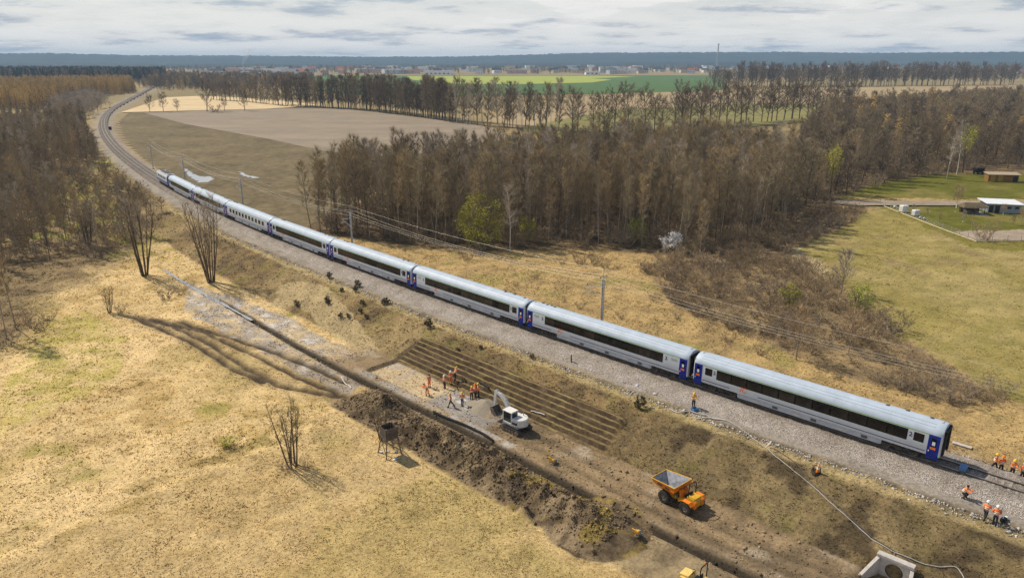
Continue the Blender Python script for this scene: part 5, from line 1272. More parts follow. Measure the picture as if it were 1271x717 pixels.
# ------------------------------------------------------------------ excavator
EXW = mat('excavator_white', (0.66, 0.65, 0.62), rough=.45, var=.12, scale=3); EXG = mat('excavator_grey', (0.26, 0.27, 0.29), rough=.5, var=.2); TRK = mat('muddy_track', (0.085, 0.068, 0.05), rough=.9, var=.4, scale=6)
CABG = mat('cab_glass', (0.03, 0.035, 0.04), rough=.08, spec=.6, var=.2); MUD = mat('muddy_steel', (0.17, 0.145, 0.12), rough=.8, var=.4, scale=4)
def excavator():
    p = hit(641, 533); s_, d_ = SD(p.x, p.y); rz = float(TH(float(s_[0])))
    t = thing('excavator', 'white tracked excavator reaching its bucket toward the gravel pile', 'excavator', (p.x, p.y, p.z), rz)
    for sg in (1, -1):
        pr = [(-1.45, .33), (-1.36, .12), (-1.15, .02), (1.15, .02), (1.36, .12), (1.45, .33), (1.36, .54), (1.15, .64), (-1.15, .64), (-1.36, .54)]
        tr = MB().prism(pr, min(sg * .72, sg * 1.17), max(sg * .72, sg * 1.17)).obj('crawler_track', TRK, t)
        mb = MB()
        for q in range(13):
            xx = -1.15 + q * 2.3 / 12; mb.box(xx - .07, xx + .05, min(sg * .7, sg * 1.19), max(sg * .7, sg * 1.19), .62, .675)
        mb.obj('track_shoes', UNDER, tr)
        for q in range(5): MB().wheel((-.9 + q * .45, sg * 1.17, .27), .17, .06, 12).obj('track_roller', MUD, tr)
        for xx in (-1.13, 1.13): MB().wheel((xx, sg * 1.16, .33), .27, .1, 16).obj('sprocket', MUD, tr)
    MB().box(-.8, .8, -.75, .75, .3, .62, .08).obj('undercarriage', MUD, t)
    MB().lathe((0, 0, .6), [(.55, 0), (.55, .2), (.5, .22)], 20).obj('turntable', UNDER, t)
    MB().box(1.45, 1.62, -1.1, 1.1, .1, .55, .04).tube([(1.0, -.5, .3), (1.5, -.5, .3)], .06, 6).tube([(1.0, .5, .3), (1.5, .5, .3)], .06, 6).obj('blade', MUD, t)
    MB().prism([(-1.1, -.95), (1.0, -.95), (1.05, .95), (-1.1, 1.0)], .80, .98, 'z').obj('deck', EXG, t)
    cw = [(math.cos(a) * 1.55 - .05, math.sin(a) * 1.08) for a in np.linspace(R_(118), R_(242), 11)]
    house = MB().loft([[(x, y, z) for x, y in ([(.35, -1.0)] if 0 else []) + cw + [(-.2, -1.0), (-.2, 1.0)]] for z in (.97, 1.0, 1.55, 1.78)] + [[(x * .93 - .02, y * .92, 1.86) for x, y in cw + [(-.2, -1.0), (-.2, 1.0)]]]).obj('engine_housing', EXW, t, True)
    MB().box(-.2, .95, -1.0, -.1, .97, 1.7, .08).obj('side_cover', EXW, t)
    for k in range(4): MB().box(-.95 + k * .2, -.83 + k * .2, .9, 1.065, 1.25, 1.5).obj('louvre', UNDER, house)
    MB().tube([(-.6, -.55, 1.85), (-.6, -.55, 2.25), (-.7, -.55, 2.35)], .05, 8).obj('exhaust', EXG, house)
    cab = MB()
    for x_, y_ in ((-.15, .02), (-.15, .98), (1.1, .02), (1.15, .98)): cab.box(x_ - .05, x_ + .05, y_ - .05, y_ + .05, .97, 2.5)
    cab.box(-.2, 1.2, -.03, 1.03, .97, 1.25, .03); c = cab.obj('cab_frame', EXW, t)
    MB().box(-.28, 1.22, -.1, 1.08, 2.48, 2.60, .05).obj('cab_roof', EXW, c)
    MB().box(-.1, 1.1, .0, .018, 1.25, 2.48).obj('pane', CABG, c); MB().box(-.1, .45, .985, 1.003, 1.25, 2.48).obj('pane', CABG, c); MB().box(.52, 1.08, .985, 1.003, 1.25, 2.48).obj('pane', CABG, c); MB().box(1.13, 1.15, .06, .94, 1.25, 2.48).obj('pane', CABG, c); MB().box(-.16, -.145, .06, .94, 1.5, 2.48).obj('pane', CABG, c)
    MB().box(.1, .6, .25, .75, 1.0, 1.45, .08).box(.05, .2, .25, .75, 1.4, 2.0, .06).obj('operator_seat', BLACKR, c)
    def arm(name, pts, w, hs, m):
        mb = MB(); rings = []
        pts = [Vector((a, 0, b)) for a, b in pts]
        for i, q in enumerate(pts):
            d = (pts[min(i + 1, len(pts) - 1)] - pts[max(i - 1, 0)]).normalized(); nrm = Vector((-d.z, 0, d.x)); hh = hs[i]
            rings.append([q + nrm * hh + Vector((0, w, 0)), q + nrm * hh - Vector((0, w, 0)), q - nrm * hh - Vector((0, w, 0)), q - nrm * hh + Vector((0, w, 0))])
        return mb.loft(rings)
    yo = -.28
    b = arm('boom', [(.95, 1.25), (1.55, 2.2), (2.1, 2.95), (2.75, 3.4), (3.6, 3.65)], .15, [.2, .26, .28, .22, .15], EXW).obj('boom', EXW, t); b.location.y = yo
    st = arm('stick', [(3.35, 3.9), (3.6, 3.66), (3.75, 2.6), (3.8, 1.75)], .12, [.1, .19, .16, .1], EXW).obj('stick', EXW, t); st.location.y = yo
    q = MB().tube([(1.2, 0, 1.0), (2.0, 0, 2.55)], [.075, .05], 8).obj('boom_cylinder', EXG, b); q = MB().tube([(2.0, 0, 3.25), (3.3, 0, 3.92)], [.07, .045], 8).obj('stick_cylinder', EXG, b); MB().tube([(3.85, 0, 3.3), (4.0, 0, 2.0)], [.06, .045], 8).obj('bucket_cylinder', EXG, st)
    bk = MB()
    o_ = [(3.75, 1.75), (4.0, 1.7), (4.05, 1.3), (3.85, .85), (3.35, .62), (2.95, .78)]; i_ = [(3.1, .86), (3.38, .74), (3.75, .95), (3.92, 1.32), (3.88, 1.6)]
    bk.loft([[(x, -.55, z) for x, z in o_ + i_], [(x, .55, z) for x, z in o_ + i_]]); bk.prism(o_, -.58, -.53); bk.prism(o_, .53, .58)
    for q in range(5): bk.prism([(2.95, .74), (2.78, .72), (2.96, .84)], -.5 + q * .23, -.4 + q * .23)
    k_ = bk.obj('bucket', MUD, t); k_.location.y = yo
excavator()

# ------------------------------------------------------------------ site dumper
DO = mat('dumper_orange', (0.75, 0.22, 0.015), rough=.4, var=.15, scale=3); DY = mat('dumper_yellow', (0.62, 0.36, 0.03), rough=.45, var=.2, scale=4); TYRE = mat('muddy_tyre', (0.045, 0.04, 0.034), rough=.9, var=.4, scale=8); SKIP = mat('worn_skip_steel', (0.30, 0.31, 0.34), rough=.55, metal=.2, var=.35, scale=3)
def tyre_thing(t, x, y, r, w):
    wh = MB().wheel((0, 0, 0), r, w, 22, [(.55, -.5), (.9, -.5), (1.0, -.3), (1.0, .3), (.9, .5), (.55, .5)]).obj('wheel', TYRE, t, True); wh.location = (x, y, r)
    mb = MB()
    for q in range(18):
        a = q * 2 * math.pi / 18
        for sg in (-1, 1):
            c, s2 = math.cos(a + sg * .09), math.sin(a + sg * .09); n = [(c * r * .97, s2 * r * .97), (c * r * 1.045, s2 * r * 1.045)]
            px_, pz_ = -s2 * .05, c * .05
            mb.loft([[(n[0][0] - px_, sg * .02, n[0][1] - pz_), (n[0][0] + px_, sg * .02, n[0][1] + pz_), (n[1][0] + px_, sg * .02, n[1][1] + pz_), (n[1][0] - px_, sg * .02, n[1][1] - pz_)], [(n[0][0] - px_, sg * w * .48, n[0][1] - pz_), (n[0][0] + px_, sg * w * .48, n[0][1] + pz_), (n[1][0] + px_, sg * w * .48, n[1][1] + pz_), (n[1][0] - px_, sg * w * .48, n[1][1] - pz_)]])
    mb.obj('tread_lugs', TYRE, wh)
    MB().wheel((0, 0, 0), r * .56, w * .8, 18, [(0, -.5), (.4, -.5), (.5, -.3), (.95, -.5), (1, -.45), (1, .45), (.95, .5), (.5, .3), (.4, .5), (0, .5)]).obj('rim', MUD, wh, True)
def dumper():
    p = (hit(826, 625) + hit(853, 638)) / 2; s_, d_ = SD(p.x, p.y); rz = float(TH(float(s_[0]))) - .12
    c = T(float(s_[0]), float(d_[0]) - 1.0); t = thing('site_dumper', 'orange and yellow site dumper with raised grey-lined skip on the haul track', 'dumper', (c[0], c[1], hz(*c) - .02), rz)
    R0 = .62
    for x, y in ((1.35, 1.0), (1.35, -1.0), (-1.15, 1.0), (-1.15, -1.0)): tyre_thing(t, x, y, R0, .46)
    MB().box(.4, 2.0, -.45, .45, .5, .85, .06).box(1.2, 1.5, -.9, .9, .5, .75, .05).obj('front_chassis', DY, t)
    MB().box(-1.75, .15, -.55, .55, .5, .95, .06).box(-1.3, -1.0, -.9, .9, .5, .75, .05).obj('rear_chassis', DY, t)
    MB().lathe((.28, 0, .45), [(.16, 0), (.16, .5)], 12).obj('articulation_joint', UNDER, t)
    # skip: hopper with sloping walls, spout to the front
    rim = [(2.95, 1.15), (2.95, -1.15), (.0, -1.32), (.0, 1.32)]; rz_ = [1.98, 1.98, 2.25, 2.25]; bot = [(2.2, .55), (2.2, -.55), (.75, -.7), (.75, .7)]
    mid = [(2.75, 1.08), (2.75, -1.08), (.12, -1.24), (.12, 1.24)]
    out = MB(); R1 = [(x, y, z) for (x, y), z in zip(rim, rz_)]; M1 = [(x, y, 1.62) for x, y in mid]; B1 = [(x, y, .9) for x, y in bot]
    IN = [(x * .965 + .05, y * .955, z) for (x, y), z in zip(rim, rz_)]; 
    out.add(R1 + M1 + B1 + IN, [(0, 1, 5, 4), (1, 2, 6, 5), (2, 3, 7, 6), (3, 0, 4, 7), (4, 5, 9, 8), (5, 6, 10, 9), (6, 7, 11, 10), (7, 4, 8, 11), (8, 9, 10, 11), (0, 12, 13, 1), (1, 13, 14, 2), (2, 14, 15, 3), (3, 15, 12, 0)])
    sk = out.obj('skip', DO, t)
    inn = MB(); I1 = [(x * .96 + .055, y * .95, z - .005) for (x, y), z in zip(rim, rz_)]; I2 = [(x * .95 + .07, y * .9, 1.0) for x, y in bot]
    inn.add(I1 + I2, [(1, 0, 4, 5), (2, 1, 5, 6), (3, 2, 6, 7), (0, 3, 7, 4), (4, 7, 6, 5)]); me = mesh_np('skip_lining', inn.v, inn.f, (SKIP,)); link('skip_lining', me, sk)
    rimb = MB()
    for a, b in zip(R1, R1[1:] + R1[:1]): rimb.tube([a, b], .045, 6)
    rimb.obj('skip_rim', DY, sk)
    for sg in (1, -1):
        for x0 in (.7, 1.6): MB().loft([[(x0, sg * 1.17, 1.70), (x0 + .5, sg * 1.14, 1.70), (x0 + .5, sg * 1.17, 1.86), (x0, sg * 1.19, 1.86)], [(x0, sg * 1.25, 1.70), (x0 + .5, sg * 1.22, 1.70), (x0 + .5, sg * 1.25, 1.86), (x0, sg * 1.27, 1.86)]]).obj('side_marking', UNDER, sk)
    MB().tube([(.3, .3, .7), (.9, .3, 1.3)], .06, 8).tube([(.3, -.3, .7), (.9, -.3, 1.3)], .06, 8).obj('tipping_rams', EXG, t)
    # rear body
    MB().prism([(-1.85, .8), (-1.9, 1.25), (-1.7, 1.55), (-.95, 1.6), (-.85, 1.15), (-.1, 1.1), (-.1, .85)], -.6, .6).obj('engine_cover', DY, t)
    MB().prism([(-1.96, .7), (-1.97, 1.35), (-1.72, 1.5), (-1.62, .7)], .35, .72).prism([(-1.96, .7), (-1.97, 1.35), (-1.72, 1.5), (-1.62, .7)], -.72, -.35).obj('rear_corner', DO, t)
    for sg in (1, -1):
        f = MB().loft([[(x, min(sg * .72, sg * 1.22), z) for x, z in ((-1.9, 1.1), (-1.6, 1.38), (-.7, 1.38), (-.4, 1.1), (-.45, 1.06), (-.72, 1.31), (-1.58, 1.31), (-1.85, 1.06))], [(x, max(sg * .72, sg * 1.22), z) for x, z in ((-1.9, 1.1), (-1.6, 1.38), (-.7, 1.38), (-.4, 1.1), (-.45, 1.06), (-.72, 1.31), (-1.58, 1.31), (-1.85, 1.06))]]).obj('mudguard', DO, t)
        MB().box(-.45, .0, min(sg * .5, sg * .85), max(sg * .5, sg * .85), .55, .6).obj('step', UNDER, t)
    MB().prism([(-.1, .85), (.02, 1.75), (-.12, 1.8), (-.35, 1.15), (-.35, .85)], -.55, .55).obj('dash_console', DO, t)
    MB().box(-.85, -.4, -.28, .28, 1.12, 1.35, .06).box(-.98, -.82, -.28, .28, 1.3, 1.85, .06).obj('seat', BLACKR, t)
    MB().tube([(-.12, 0, 1.75), (-.3, 0, 1.9)], .03, 6).tube([(-.3 + .1 * math.cos(a), .2 * math.sin(a), 1.9 + .16 * math.cos(a)) for a in np.linspace(0, 6.28, 13)], .022, 5).obj('steering_wheel', BLACKR, t)
    MB().tube([(-1.05, .55, 1.0), (-1.08, .55, 2.5), (-1.05, .5, 2.75), (-1.02, .38, 2.86), (-1.02, -.38, 2.86), (-1.05, -.5, 2.75), (-1.08, -.55, 2.5), (-1.05, -.55, 1.0)], .05, 8).obj('roll_bar', BLACKR, t)
    MB().lathe((-1.02, .0, 2.9), [(.06, 0), (.06, .12), (.03, .15)], 8).obj('beacon', DO, t)
dumper()

# ------------------------------------------------------------------ roller at the bottom edge
def roller():
    p = hit(862, 730); t = thing('road_roller', 'yellow road roller with black roll bar cut by the lower picture edge', 'roller', (p.x + .1, p.y, p.z), float(TH(10)))
    for x in (.85, -.85):
        d = MB().wheel((0, 0, 0), .42, 1.2, 26, [(0, -.5), (.8, -.5), (1, -.48), (1, .48), (.8, .5), (0, .5)]).obj('drum', WSTEEL, t, True); d.location = (x, 0, .42)
    RY = mat('roller_yellow', (0.70, 0.50, 0.16), rough=.45, var=.15, scale=4)
    MB().prism([(-1.35, .75), (-1.3, 1.05), (-.5, 1.2), (-.45, .9), (.35, .9), (.5, 1.2), (1.3, 1.1), (1.35, .75)], -.5, .5).obj('body', RY, t)
    for x in (.85, -.85): MB().box(x - .08, x + .08, -.68, -.62, .35, .95).box(x - .08, x + .08, .62, .68, .35, .95).box(x - .3, x + .3, -.68, .68, .88, .98, .03).obj('drum_yoke', RY, t)
    MB().box(-.35, .1, -.25, .25, 1.0, 1.2, .05).box(-.45, -.33, -.25, .25, 1.15, 1.6, .05).obj('seat', BLACKR, t)
    MB().tube([(.42, 0, 1.15), (.3, 0, 1.5)], .03, 6).tube([(.28 + .06 * math.cos(a), .18 * math.sin(a), 1.52 + .15 * math.cos(a)) for a in np.linspace(0, 6.28, 13)], .02, 5).obj('steering_wheel', BLACKR, t)
    MB().tube([(-.55, .55, 1.1), (-.55, .55, 2.35), (-.55, .45, 2.55), (-.55, -.45, 2.55), (-.55, -.55, 2.35), (-.55, -.55, 1.1)], .05, 8).obj('roll_bar', BLACKR, t)
    MB().lathe((-.55, -.1, 2.6), [(.06, 0), (.06, .13), (.03, .16)], 8).obj('beacon', DO, t)
roller()

# ------------------------------------------------------------------ hunting stand
WD = mat('weathered_dark_wood', (0.105, 0.085, 0.068), rough=.9, var=.4, scale=5, rnd=.25); WD2 = mat('weathered_poles', (0.20, 0.155, 0.10), rough=.9, var=.4, scale=4)
p = hit(484, 562); t = thing('hunting_stand', 'dark wooden hunting stand, an open-topped box on splayed poles in the meadow', 'hunting stand', p, R_(38))
for sx in (1, -1):
    for sy in (1, -1):
        MB().tube([(sx * .95, sy * .95, -.2), (sx * .62, sy * .62, 2.0), (sx * .6, sy * .6, 3.3)], .075, 6).obj('leg', WD2, t)
for a, b in (((.9, .9, .4), (.7, -.7, 1.8)), ((-.9, -.9, .4), (-.7, .7, 1.8)), ((.9, -.9, .4), (-.7, -.7, 1.8)), ((-.9, .9, .4), (.7, .7, 1.8))): MB().tube([a, b], .045, 5).obj('brace', WD2, t)
MB().box(-.72, .72, -.72, .72, 1.92, 1.99).obj('floor', WD, t)
pl = MB().box(-.70, .70, -.018, .018, 0, .205, .008).mesh('plank', WD)
for k in range(6):
    for rot, x, y in ((0, 0, .69), (0, 0, -.69), (math.pi / 2, .715, 0), (math.pi / 2, -.715, 0)):
        o = link('plank', pl, t, (x + (.006 * (k % 2)), y, 2.0 + k * .215), rot)
MB().box(-.45, .45, -.5, -.25, 2.4, 2.45).obj('bench', WD, t)
mb = MB().tube([(1.5, .25, 0), (.8, .25, 2.3)], .04, 5).tube([(1.5, -.25, 0), (.8, -.25, 2.3)], .04, 5)
for k in range(7): f = (k + .7) / 7.5; mb.tube([(1.5 - .7 * f, -.27, 2.3 * f), (1.5 - .7 * f, .27, 2.3 * f)], .028, 5)
mb.obj('ladder', WD2, t)
BAGW = mat('pale_plastic', (0.66, 0.66, 0.64), rough=.5, var=.1); STONE = mat('pale_stone', (0.50, 0.47, 0.43), rough=.9, var=.25, scale=6)
def lump(name, px, py, r_, m, label, cat, seed, flat=.6, group=None, z=None):
    q = np.random.default_rng(seed); p = hit(px, py); bm = bmesh.new(); bmesh.ops.create_icosphere(bm, subdivisions=2, radius=r_)
    for v in bm.verts: v.co = v.co * (1 + .3 * q.normal() * .5); v.co.z *= flat
    me = bpy.data.meshes.new(name); bm.to_mesh(me); bm.free(); me.materials.append(m)
    o = link(name, me, None, (p.x, p.y, p.z + r_ * flat * .45), q.uniform(0, 6)); return tag(o, label, cat, group)
for k, (px, py) in enumerate(((473, 561), (481, 560), (491.5, 561), (490.5, 570))): lump('bucket_debris', px, py, .2, BAGW if k != 2 else EXG, ('pale scrap beside the left leg of the hunting stand', 'pale scrap between the legs of the hunting stand', 'grey scrap by the right leg of the hunting stand', 'pale scrap lying in front of the hunting stand')[k], 'scrap', 900 + k)

# ------------------------------------------------------------------ culvert and its far headwall
GREYC = mat('dark_concrete', (0.20, 0.19, 0.175), rough=.9, var=.3, scale=3)
CONC = mat('weathered_concrete', (0.46, 0.43, 0.40), rough=.9, var=.2, scale=2.5, bump=.15)
s_c, d_c = CULV; c = T(s_c, d_c); zc = -2.85 - 2.43
t = thing('culvert_headwall', 'concrete culvert headwall with round pipe mouth and splayed wing at the lower picture edge', 'culvert', (c[0], c[1], zc), float(TH(s_c)))
bm = bmesh.new(); n = 24; ro = .70; W_, H_ = 1.3, 2.15; cz = 1.22
def ringpts(rad): return [(rad * math.cos(2 * math.pi * k / n), rad * math.sin(2 * math.pi * k / n)) for k in range(n)]
sq = []
for k in range(n):
    a = 2 * math.pi * k / n; cx_, sx_ = math.cos(a), math.sin(a)
    q = min(W_ / abs(cx_) if abs(cx_) > 1e-6 else 1e9, ((H_ - cz) if sx_ > 0 else cz) / abs(sx_) if abs(sx_) > 1e-6 else 1e9); sq.append((q * cx_, q * sx_))
fr = [bm.verts.new((x, .18, cz + z)) for x, z in ringpts(ro)]; fo = [bm.verts.new((x, .18, cz + z)) for x, z in sq]
bo = [bm.verts.new((x, -.18, cz + z)) for x, z in sq]
for k in range(n):
    j = (k + 1) % n; bm.faces.new((fr[k], fr[j], fo[j], fo[k])); bm.faces.new((fo[k], fo[j], bo[j], bo[k]))
me = bpy.data.meshes.new('headwall'); bm.to_mesh(me); bm.free(); me.materials.append(CONC); link('headwall', me, t)
MB().loft([[(x, y_, cz + z) for x, z in ringpts(rad)] for y_, rad in ((.17, .705), (-1.8, .70), (-1.801, .01))], caps=False).obj('pipe', mat('shaded_pipe_concrete', (0.10, 0.09, 0.075), rough=.9, var=.4, scale=3), t)  # dark colour paints the shade inside the pipe and on its end cap
MB().box(-1.45, 1.45, -.30, .32, H_ + .003, H_ + .28, .03).obj('coping', CONC, t)
for sg in (1, -1):
    a0 = Vector((sg * 1.3, .17, 0)); a1 = Vector((sg * (2.0 if sg > 0 else 1.6), 2.2, 0)); dn = (a1 - a0).normalized(); nr = Vector((-dn.y, dn.x, 0)) * .14
    MB().loft([[a0 + nr, a0 - nr, a0 - nr + Vector((0, 0, H_)), a0 + nr + Vector((0, 0, H_))], [a1 + nr, a1 - nr, a1 - nr + Vector((0, 0, 1.1)), a1 + nr + Vector((0, 0, 1.1))]]).obj('wing_wall', CONC, t)
MB().box(-1.25, 1.25, .2, 1.5, .2, .33).obj('apron', CONC, t)
p = hit(1194, 553); t = thing('culvert_headwall', 'low grey concrete headwall beyond the rails at the open coach end', 'culvert', p, float(TH(0)))
MB().box(-.8, .8, -.2, .2, -.8, .3, .03).obj('headwall', GREYC, t); MB().box(-.9, .9, -.25, .25, .301, .4, .02).obj('coping', CONC, t); t.location.z -= .25
for sg in (1, -1): MB().loft([[(sg * .8, -.19, -.8), (sg * .6, -.19, -.8), (sg * .6, -.19, .3), (sg * .8, -.19, .3)], [(sg * 1.3, -1.4, -.8), (sg * 1.1, -1.4, -.8), (sg * 1.1, -1.4, -.1), (sg * 1.3, -1.4, -.1)]]).obj('wing_wall', GREYC, t)

# ------------------------------------------------------------------ hoses, cone, posts, litter
HOSE = mat('grey_hose', (0.42, 0.41, 0.39), rough=.6, var=.2, scale=2); HOSED = mat('dark_hose', (0.10, 0.095, 0.09), rough=.6, var=.2)
def ground_line(name, px, r_, m, label, cat, sub=6):
    P = [hit(a, b) for a, b in px]; pts = []
    for i in range(len(P) - 1):
        p0, p1, p2, p3 = P[max(i - 1, 0)], P[i], P[i + 1], P[min(i + 2, len(P) - 1)]
        for k in range(sub):
            t_ = k / sub; q = .5 * ((2 * p1) + (-p0 + p2) * t_ + (2 * p0 - 5 * p1 + 4 * p2 - p3) * t_ ** 2 + (-p0 + 3 * p1 - 3 * p2 + p3) * t_ ** 3); pts.append(Vector((q.x, q.y, hz(q.x, q.y) + r_ + .06)))
    pts.append(P[-1] + Vector((0, 0, r_ + .06)))
    return tag(MB().tube(pts, r_, 6).obj(name, m), label, cat)
ground_line('hose', [(868, 512), (885, 520), (905, 524), (935, 545), (960, 565), (985, 585), (1010, 605), (1035, 628), (1060, 650), (1085, 672), (1110, 686), (1140, 698), (1165, 704), (1185, 704), (1193, 712), (1198, 722)], .036, HOSE, 'long grey hose running down the embankment past the culvert', 'hose')
ground_line('hose', [(955, 556), (975, 566), (1000, 590), (1025, 615), (1055, 642), (1090, 672), (1120, 690), (1135, 705), (1140, 716)], .03, HOSED, 'thinner dark hose lying beside the long grey hose', 'hose')
ground_line('hose', [(831, 508), (842, 513), (855, 511), (866, 514), (880, 517)], .06, HOSE, 'short crumpled grey hose left of the worker on the ballast edge', 'hose')
ground_line('hose', [(866, 520), (880, 519), (900, 522)], .05, BAGW, 'short white pipe end below the worker on the ballast edge', 'pipe')
ground_line('cable', [(870, 500), (872, 493), (876, 484)], .035, HOSED, 'black cable running up the ballast to the coach joint', 'cable')
ground_line('drain_liner', [(538, 512), (560, 522), (590, 535), (612, 548)], .13, BLACKR, 'black plastic pipe lying in the drain beside the site', 'pipe')
ground_line('pipe', [(423, 468), (428, 476), (436, 482)], .06, BAGW, 'short white pipe at the upper end of the spoil bank', 'pipe')
ground_line('pipe', [(659, 509), (668, 513), (676, 516)], .06, BAGW, 'white pipe on the lowest terrace behind the excavator', 'pipe')
ground_line('pipe', [(594, 475), (601, 479), (607, 483)], .12, BLACKR, 'dark pipe on the terrace foot beside the excavator stick', 'pipe')
def cone(px, py):
    p = hit(px, py); t = thing('traffic_cone', 'orange and white traffic cone by the dark hole in the embankment', 'cone', p); t.scale = (1.3,) * 3
    MB().box(-.2, .2, -.2, .2, 0, .04, .01).obj('base', BLACKR, t); c = MB().lathe((0, 0, .04), [(.15, 0), (.04, .68), (.0, .69)], 14).obj('body', DO, t)
    MB().lathe((0, 0, .30), [(.113, 0), (.086, .16)], 14).obj('band', WHIT, c); MB().lathe((0, 0, .56), [(.072, 0), (.054, .1)], 14).obj('band', WHIT, c)
cone(1015, 586)
p = hit(1013, 585); s_, d_ = SD(p.x, p.y)
mb = MB(); q = np.random.default_rng(4)
mb.loft([[(.9 * math.cos(a) * f, .35 * math.sin(a) * f + .05 * q.normal(), z) for a in np.arange(12) * math.pi / 6] for f, z in ((.1, .01), (.8, .05), (1.0, .14), (1.15, .02), (1.2, -.1))])
o = mb.obj('earth_hole', mat('hole_shade_earth', (0.035, 0.026, 0.018), rough=.95, var=.3)); o.location = (p.x + .1, p.y + .3, p.z); o.rotation_euler = (0, 0, 1.05); tag(o, 'dark patch painted as a shaded hole behind the traffic cone', 'earth')  # near-black colour stands in for the shade of a hole
def post(px, py, h, r_, m, label, cap=None):
    p = hit(px, py); t = thing('marker_post', label, 'post', p); MB().box(-r_, r_, -r_, r_, -.3, h, .02).obj('post', m, t)
    if cap: MB().box(-r_ * 2.2, r_ * 2.2, -r_ * 1.2, r_ * 1.2, h * .55, h + .1, .02).obj('plate', cap, t)
post(709, 450, 1.1, .07, BLACKR, 'short black post at the ballast edge below the second coach'); post(722, 444, .5, .05, WD2, 'short post with brown plate right of the black post', WD2)
mb = MB().tube([(0, 0, -.2), (.35, -.1, 1.3)], .035, 6); o = mb.obj('marker_stick', BAGW); o.location = hit(772, 475); tag(o, 'leaning white marker stick on the ballast edge', 'stick')
def levelling(px, py, label):
    p = hit(px, py); t = thing('plate_compactor', label, 'compactor', p, .8); MB().box(-.4, .4, -.25, .25, .02, .12, .03).obj('base_plate', MUD, t); MB().box(-.2, .25, -.18, .18, .12, .5, .05).obj('engine', EXG, t); MB().tube([(-.25, .16, .2), (-.75, .16, 1.05), (-.75, -.16, 1.05), (-.25, -.16, .2)], .03, 6).obj('handle', YVEST, t); MB().box(-.3, .0, -.2, .2, .3, .62, .05).obj('cover', DY, t)
levelling(688, 575, 'small yellow plate compactor standing beside the drain'); levelling(792, 664, 'yellow compactor lying in the trodden earth below the drain')
p = hit(681.5, 573); t = thing('survey_pole', 'yellow survey pole beside the small compactor', 'pole', p); MB().tube([(0, 0, -.1), (0, 0, 1.55)], .05, 8).obj('pole', mat('signal_yellow', (0.75, 0.55, 0.02), rough=.5), t); MB().box(-.12, .12, -.03, .03, 1.3, 1.5, .01).obj('target', DY, t)
BLUEP = mat('blue_plastic', (0.10, 0.22, 0.42), rough=.5, var=.2)
p = hit(862, 509); t = thing('blue_crate', 'blue plastic crate at the feet of the worker on the ballast edge', 'crate', p, .5); MB().box(-.35, .35, -.25, .25, 0, .06).box(-.35, .35, -.25, -.22, .06, .32).box(-.35, .35, .22, .25, .06, .32).box(-.35, -.32, -.22, .22, .06, .32).box(.32, .35, -.22, .22, .06, .32).obj('shell', BLUEP, t); MB().tube([(-.3, 0, .3), (0, .5, .12), (.3, .6, .1)], .03, 5).obj('strap', HOSED, t)
x, y = T(-1.6, 0.2); t = thing('blue_toolbox', 'blue box standing on the rails at the open coach end', 'box', (x, y, .01), .9); MB().box(-.5, .5, -.3, .3, 0, .28, .04).obj('case', BLUEP, t); MB().box(-.52, .52, -.32, .32, .281, .36, .03).obj('lid', BLUEP, t)
p = hit(1246, 646); t = thing('work_bag', 'black bag with a white and blue end beside the white helmeted workers', 'bag', p, .6); MB().loft([[(x_, y_ * q, .05 + z_ * q) for y_, z_ in ((-.2, 0), (.2, 0), (.22, .18), (.1, .3), (-.1, .3), (-.22, .18))] for x_, q in ((-.45, .5), (-.35, 1), (.1, 1.05), (.2, .9))]).obj('bag', BLACKR, t, True); MB().loft([[(x_, y_ * q, .06 + z_ * q) for y_, z_ in ((-.18, 0), (.18, 0), (.2, .16), (.1, .26), (-.1, .26), (-.2, .16))] for x_, q in ((.2, 1.0), (.45, .9), (.5, .4))]).obj('end_pocket', WHIT, t, True); MB().tube([(-.3, 0, .32), (-.1, .05, .5), (.1, 0, .32)], .025, 5).obj('handle', BLUEP, t)
for k, (px, py, r_) in enumerate(((734, 460, .22), (755, 467, .17), (791, 479, .34), (809, 473, .28), (813, 489, .3), (832, 495, .2), (869, 502, .3), (876, 506, .28), (1252, 650, .12))):
    lump('stone', px, py, r_ * .8, STONE if k != 2 else SKIRT, ('pale round stone nearest the black post on the ballast edge', 'small pale stone between the black post and the white stick', 'large bluish stone beside the white marker stick', 'pale lump up on the ballast beside the bluish stone', 'white broken lump left of the worker on the ballast edge', 'small white lump just left of the worker on the ballast edge', 'pale block right of the worker, nearest the cable', 'lower pale block right of the worker on the ballast edge', 'small pale stone beside the black work bag')[k], 'stone', 910 + k)
# gravel pile
def pile(px, py, r_, h, m, label, seed):
    p = hit(px, py); q = np.random.default_rng(seed); n, k = 40, 16; V = []
    for i in range(k + 1):
        f = i / k
        for j in range(n):
            a = 2 * math.pi * j / n; rr_ = r_ * f * (1 + .12 * math.sin(2 * a + seed) + .06 * math.sin(5 * a)); V.append((rr_ * math.cos(a) * 1.25, rr_ * math.sin(a), h * (1 - f) ** .9 * (1 - .15 * f) + .05 * q.normal() * f - .05 * f))
    F = [(i * n + j, (i + 1) * n + j, (i + 1) * n + (j + 1) % n, i * n + (j + 1) % n) for i in range(k) for j in range(n)]
    o = link('gravel_pile', mesh_np('gravel_pile', V, F, (m,), True), None, (p.x, p.y, p.z - .05), float(TH(45))); return tag(o, label, 'pile')
GRAV = mat('gravel_grey_brown', (0.25, 0.215, 0.165), rough=.95, var=.3, scale=9, bump=.6)
pile(603, 506, 2.3, 1.05, GRAV, 'rounded grey brown gravel pile under the excavator bucket', 3); pile(612, 513, 1.3, .6, mat('sandy_dirt', (0.30, 0.225, 0.14), rough=.95, var=.3, scale=7, bump=.6), 'low sandy dirt pile between the gravel pile and the excavator', 5)
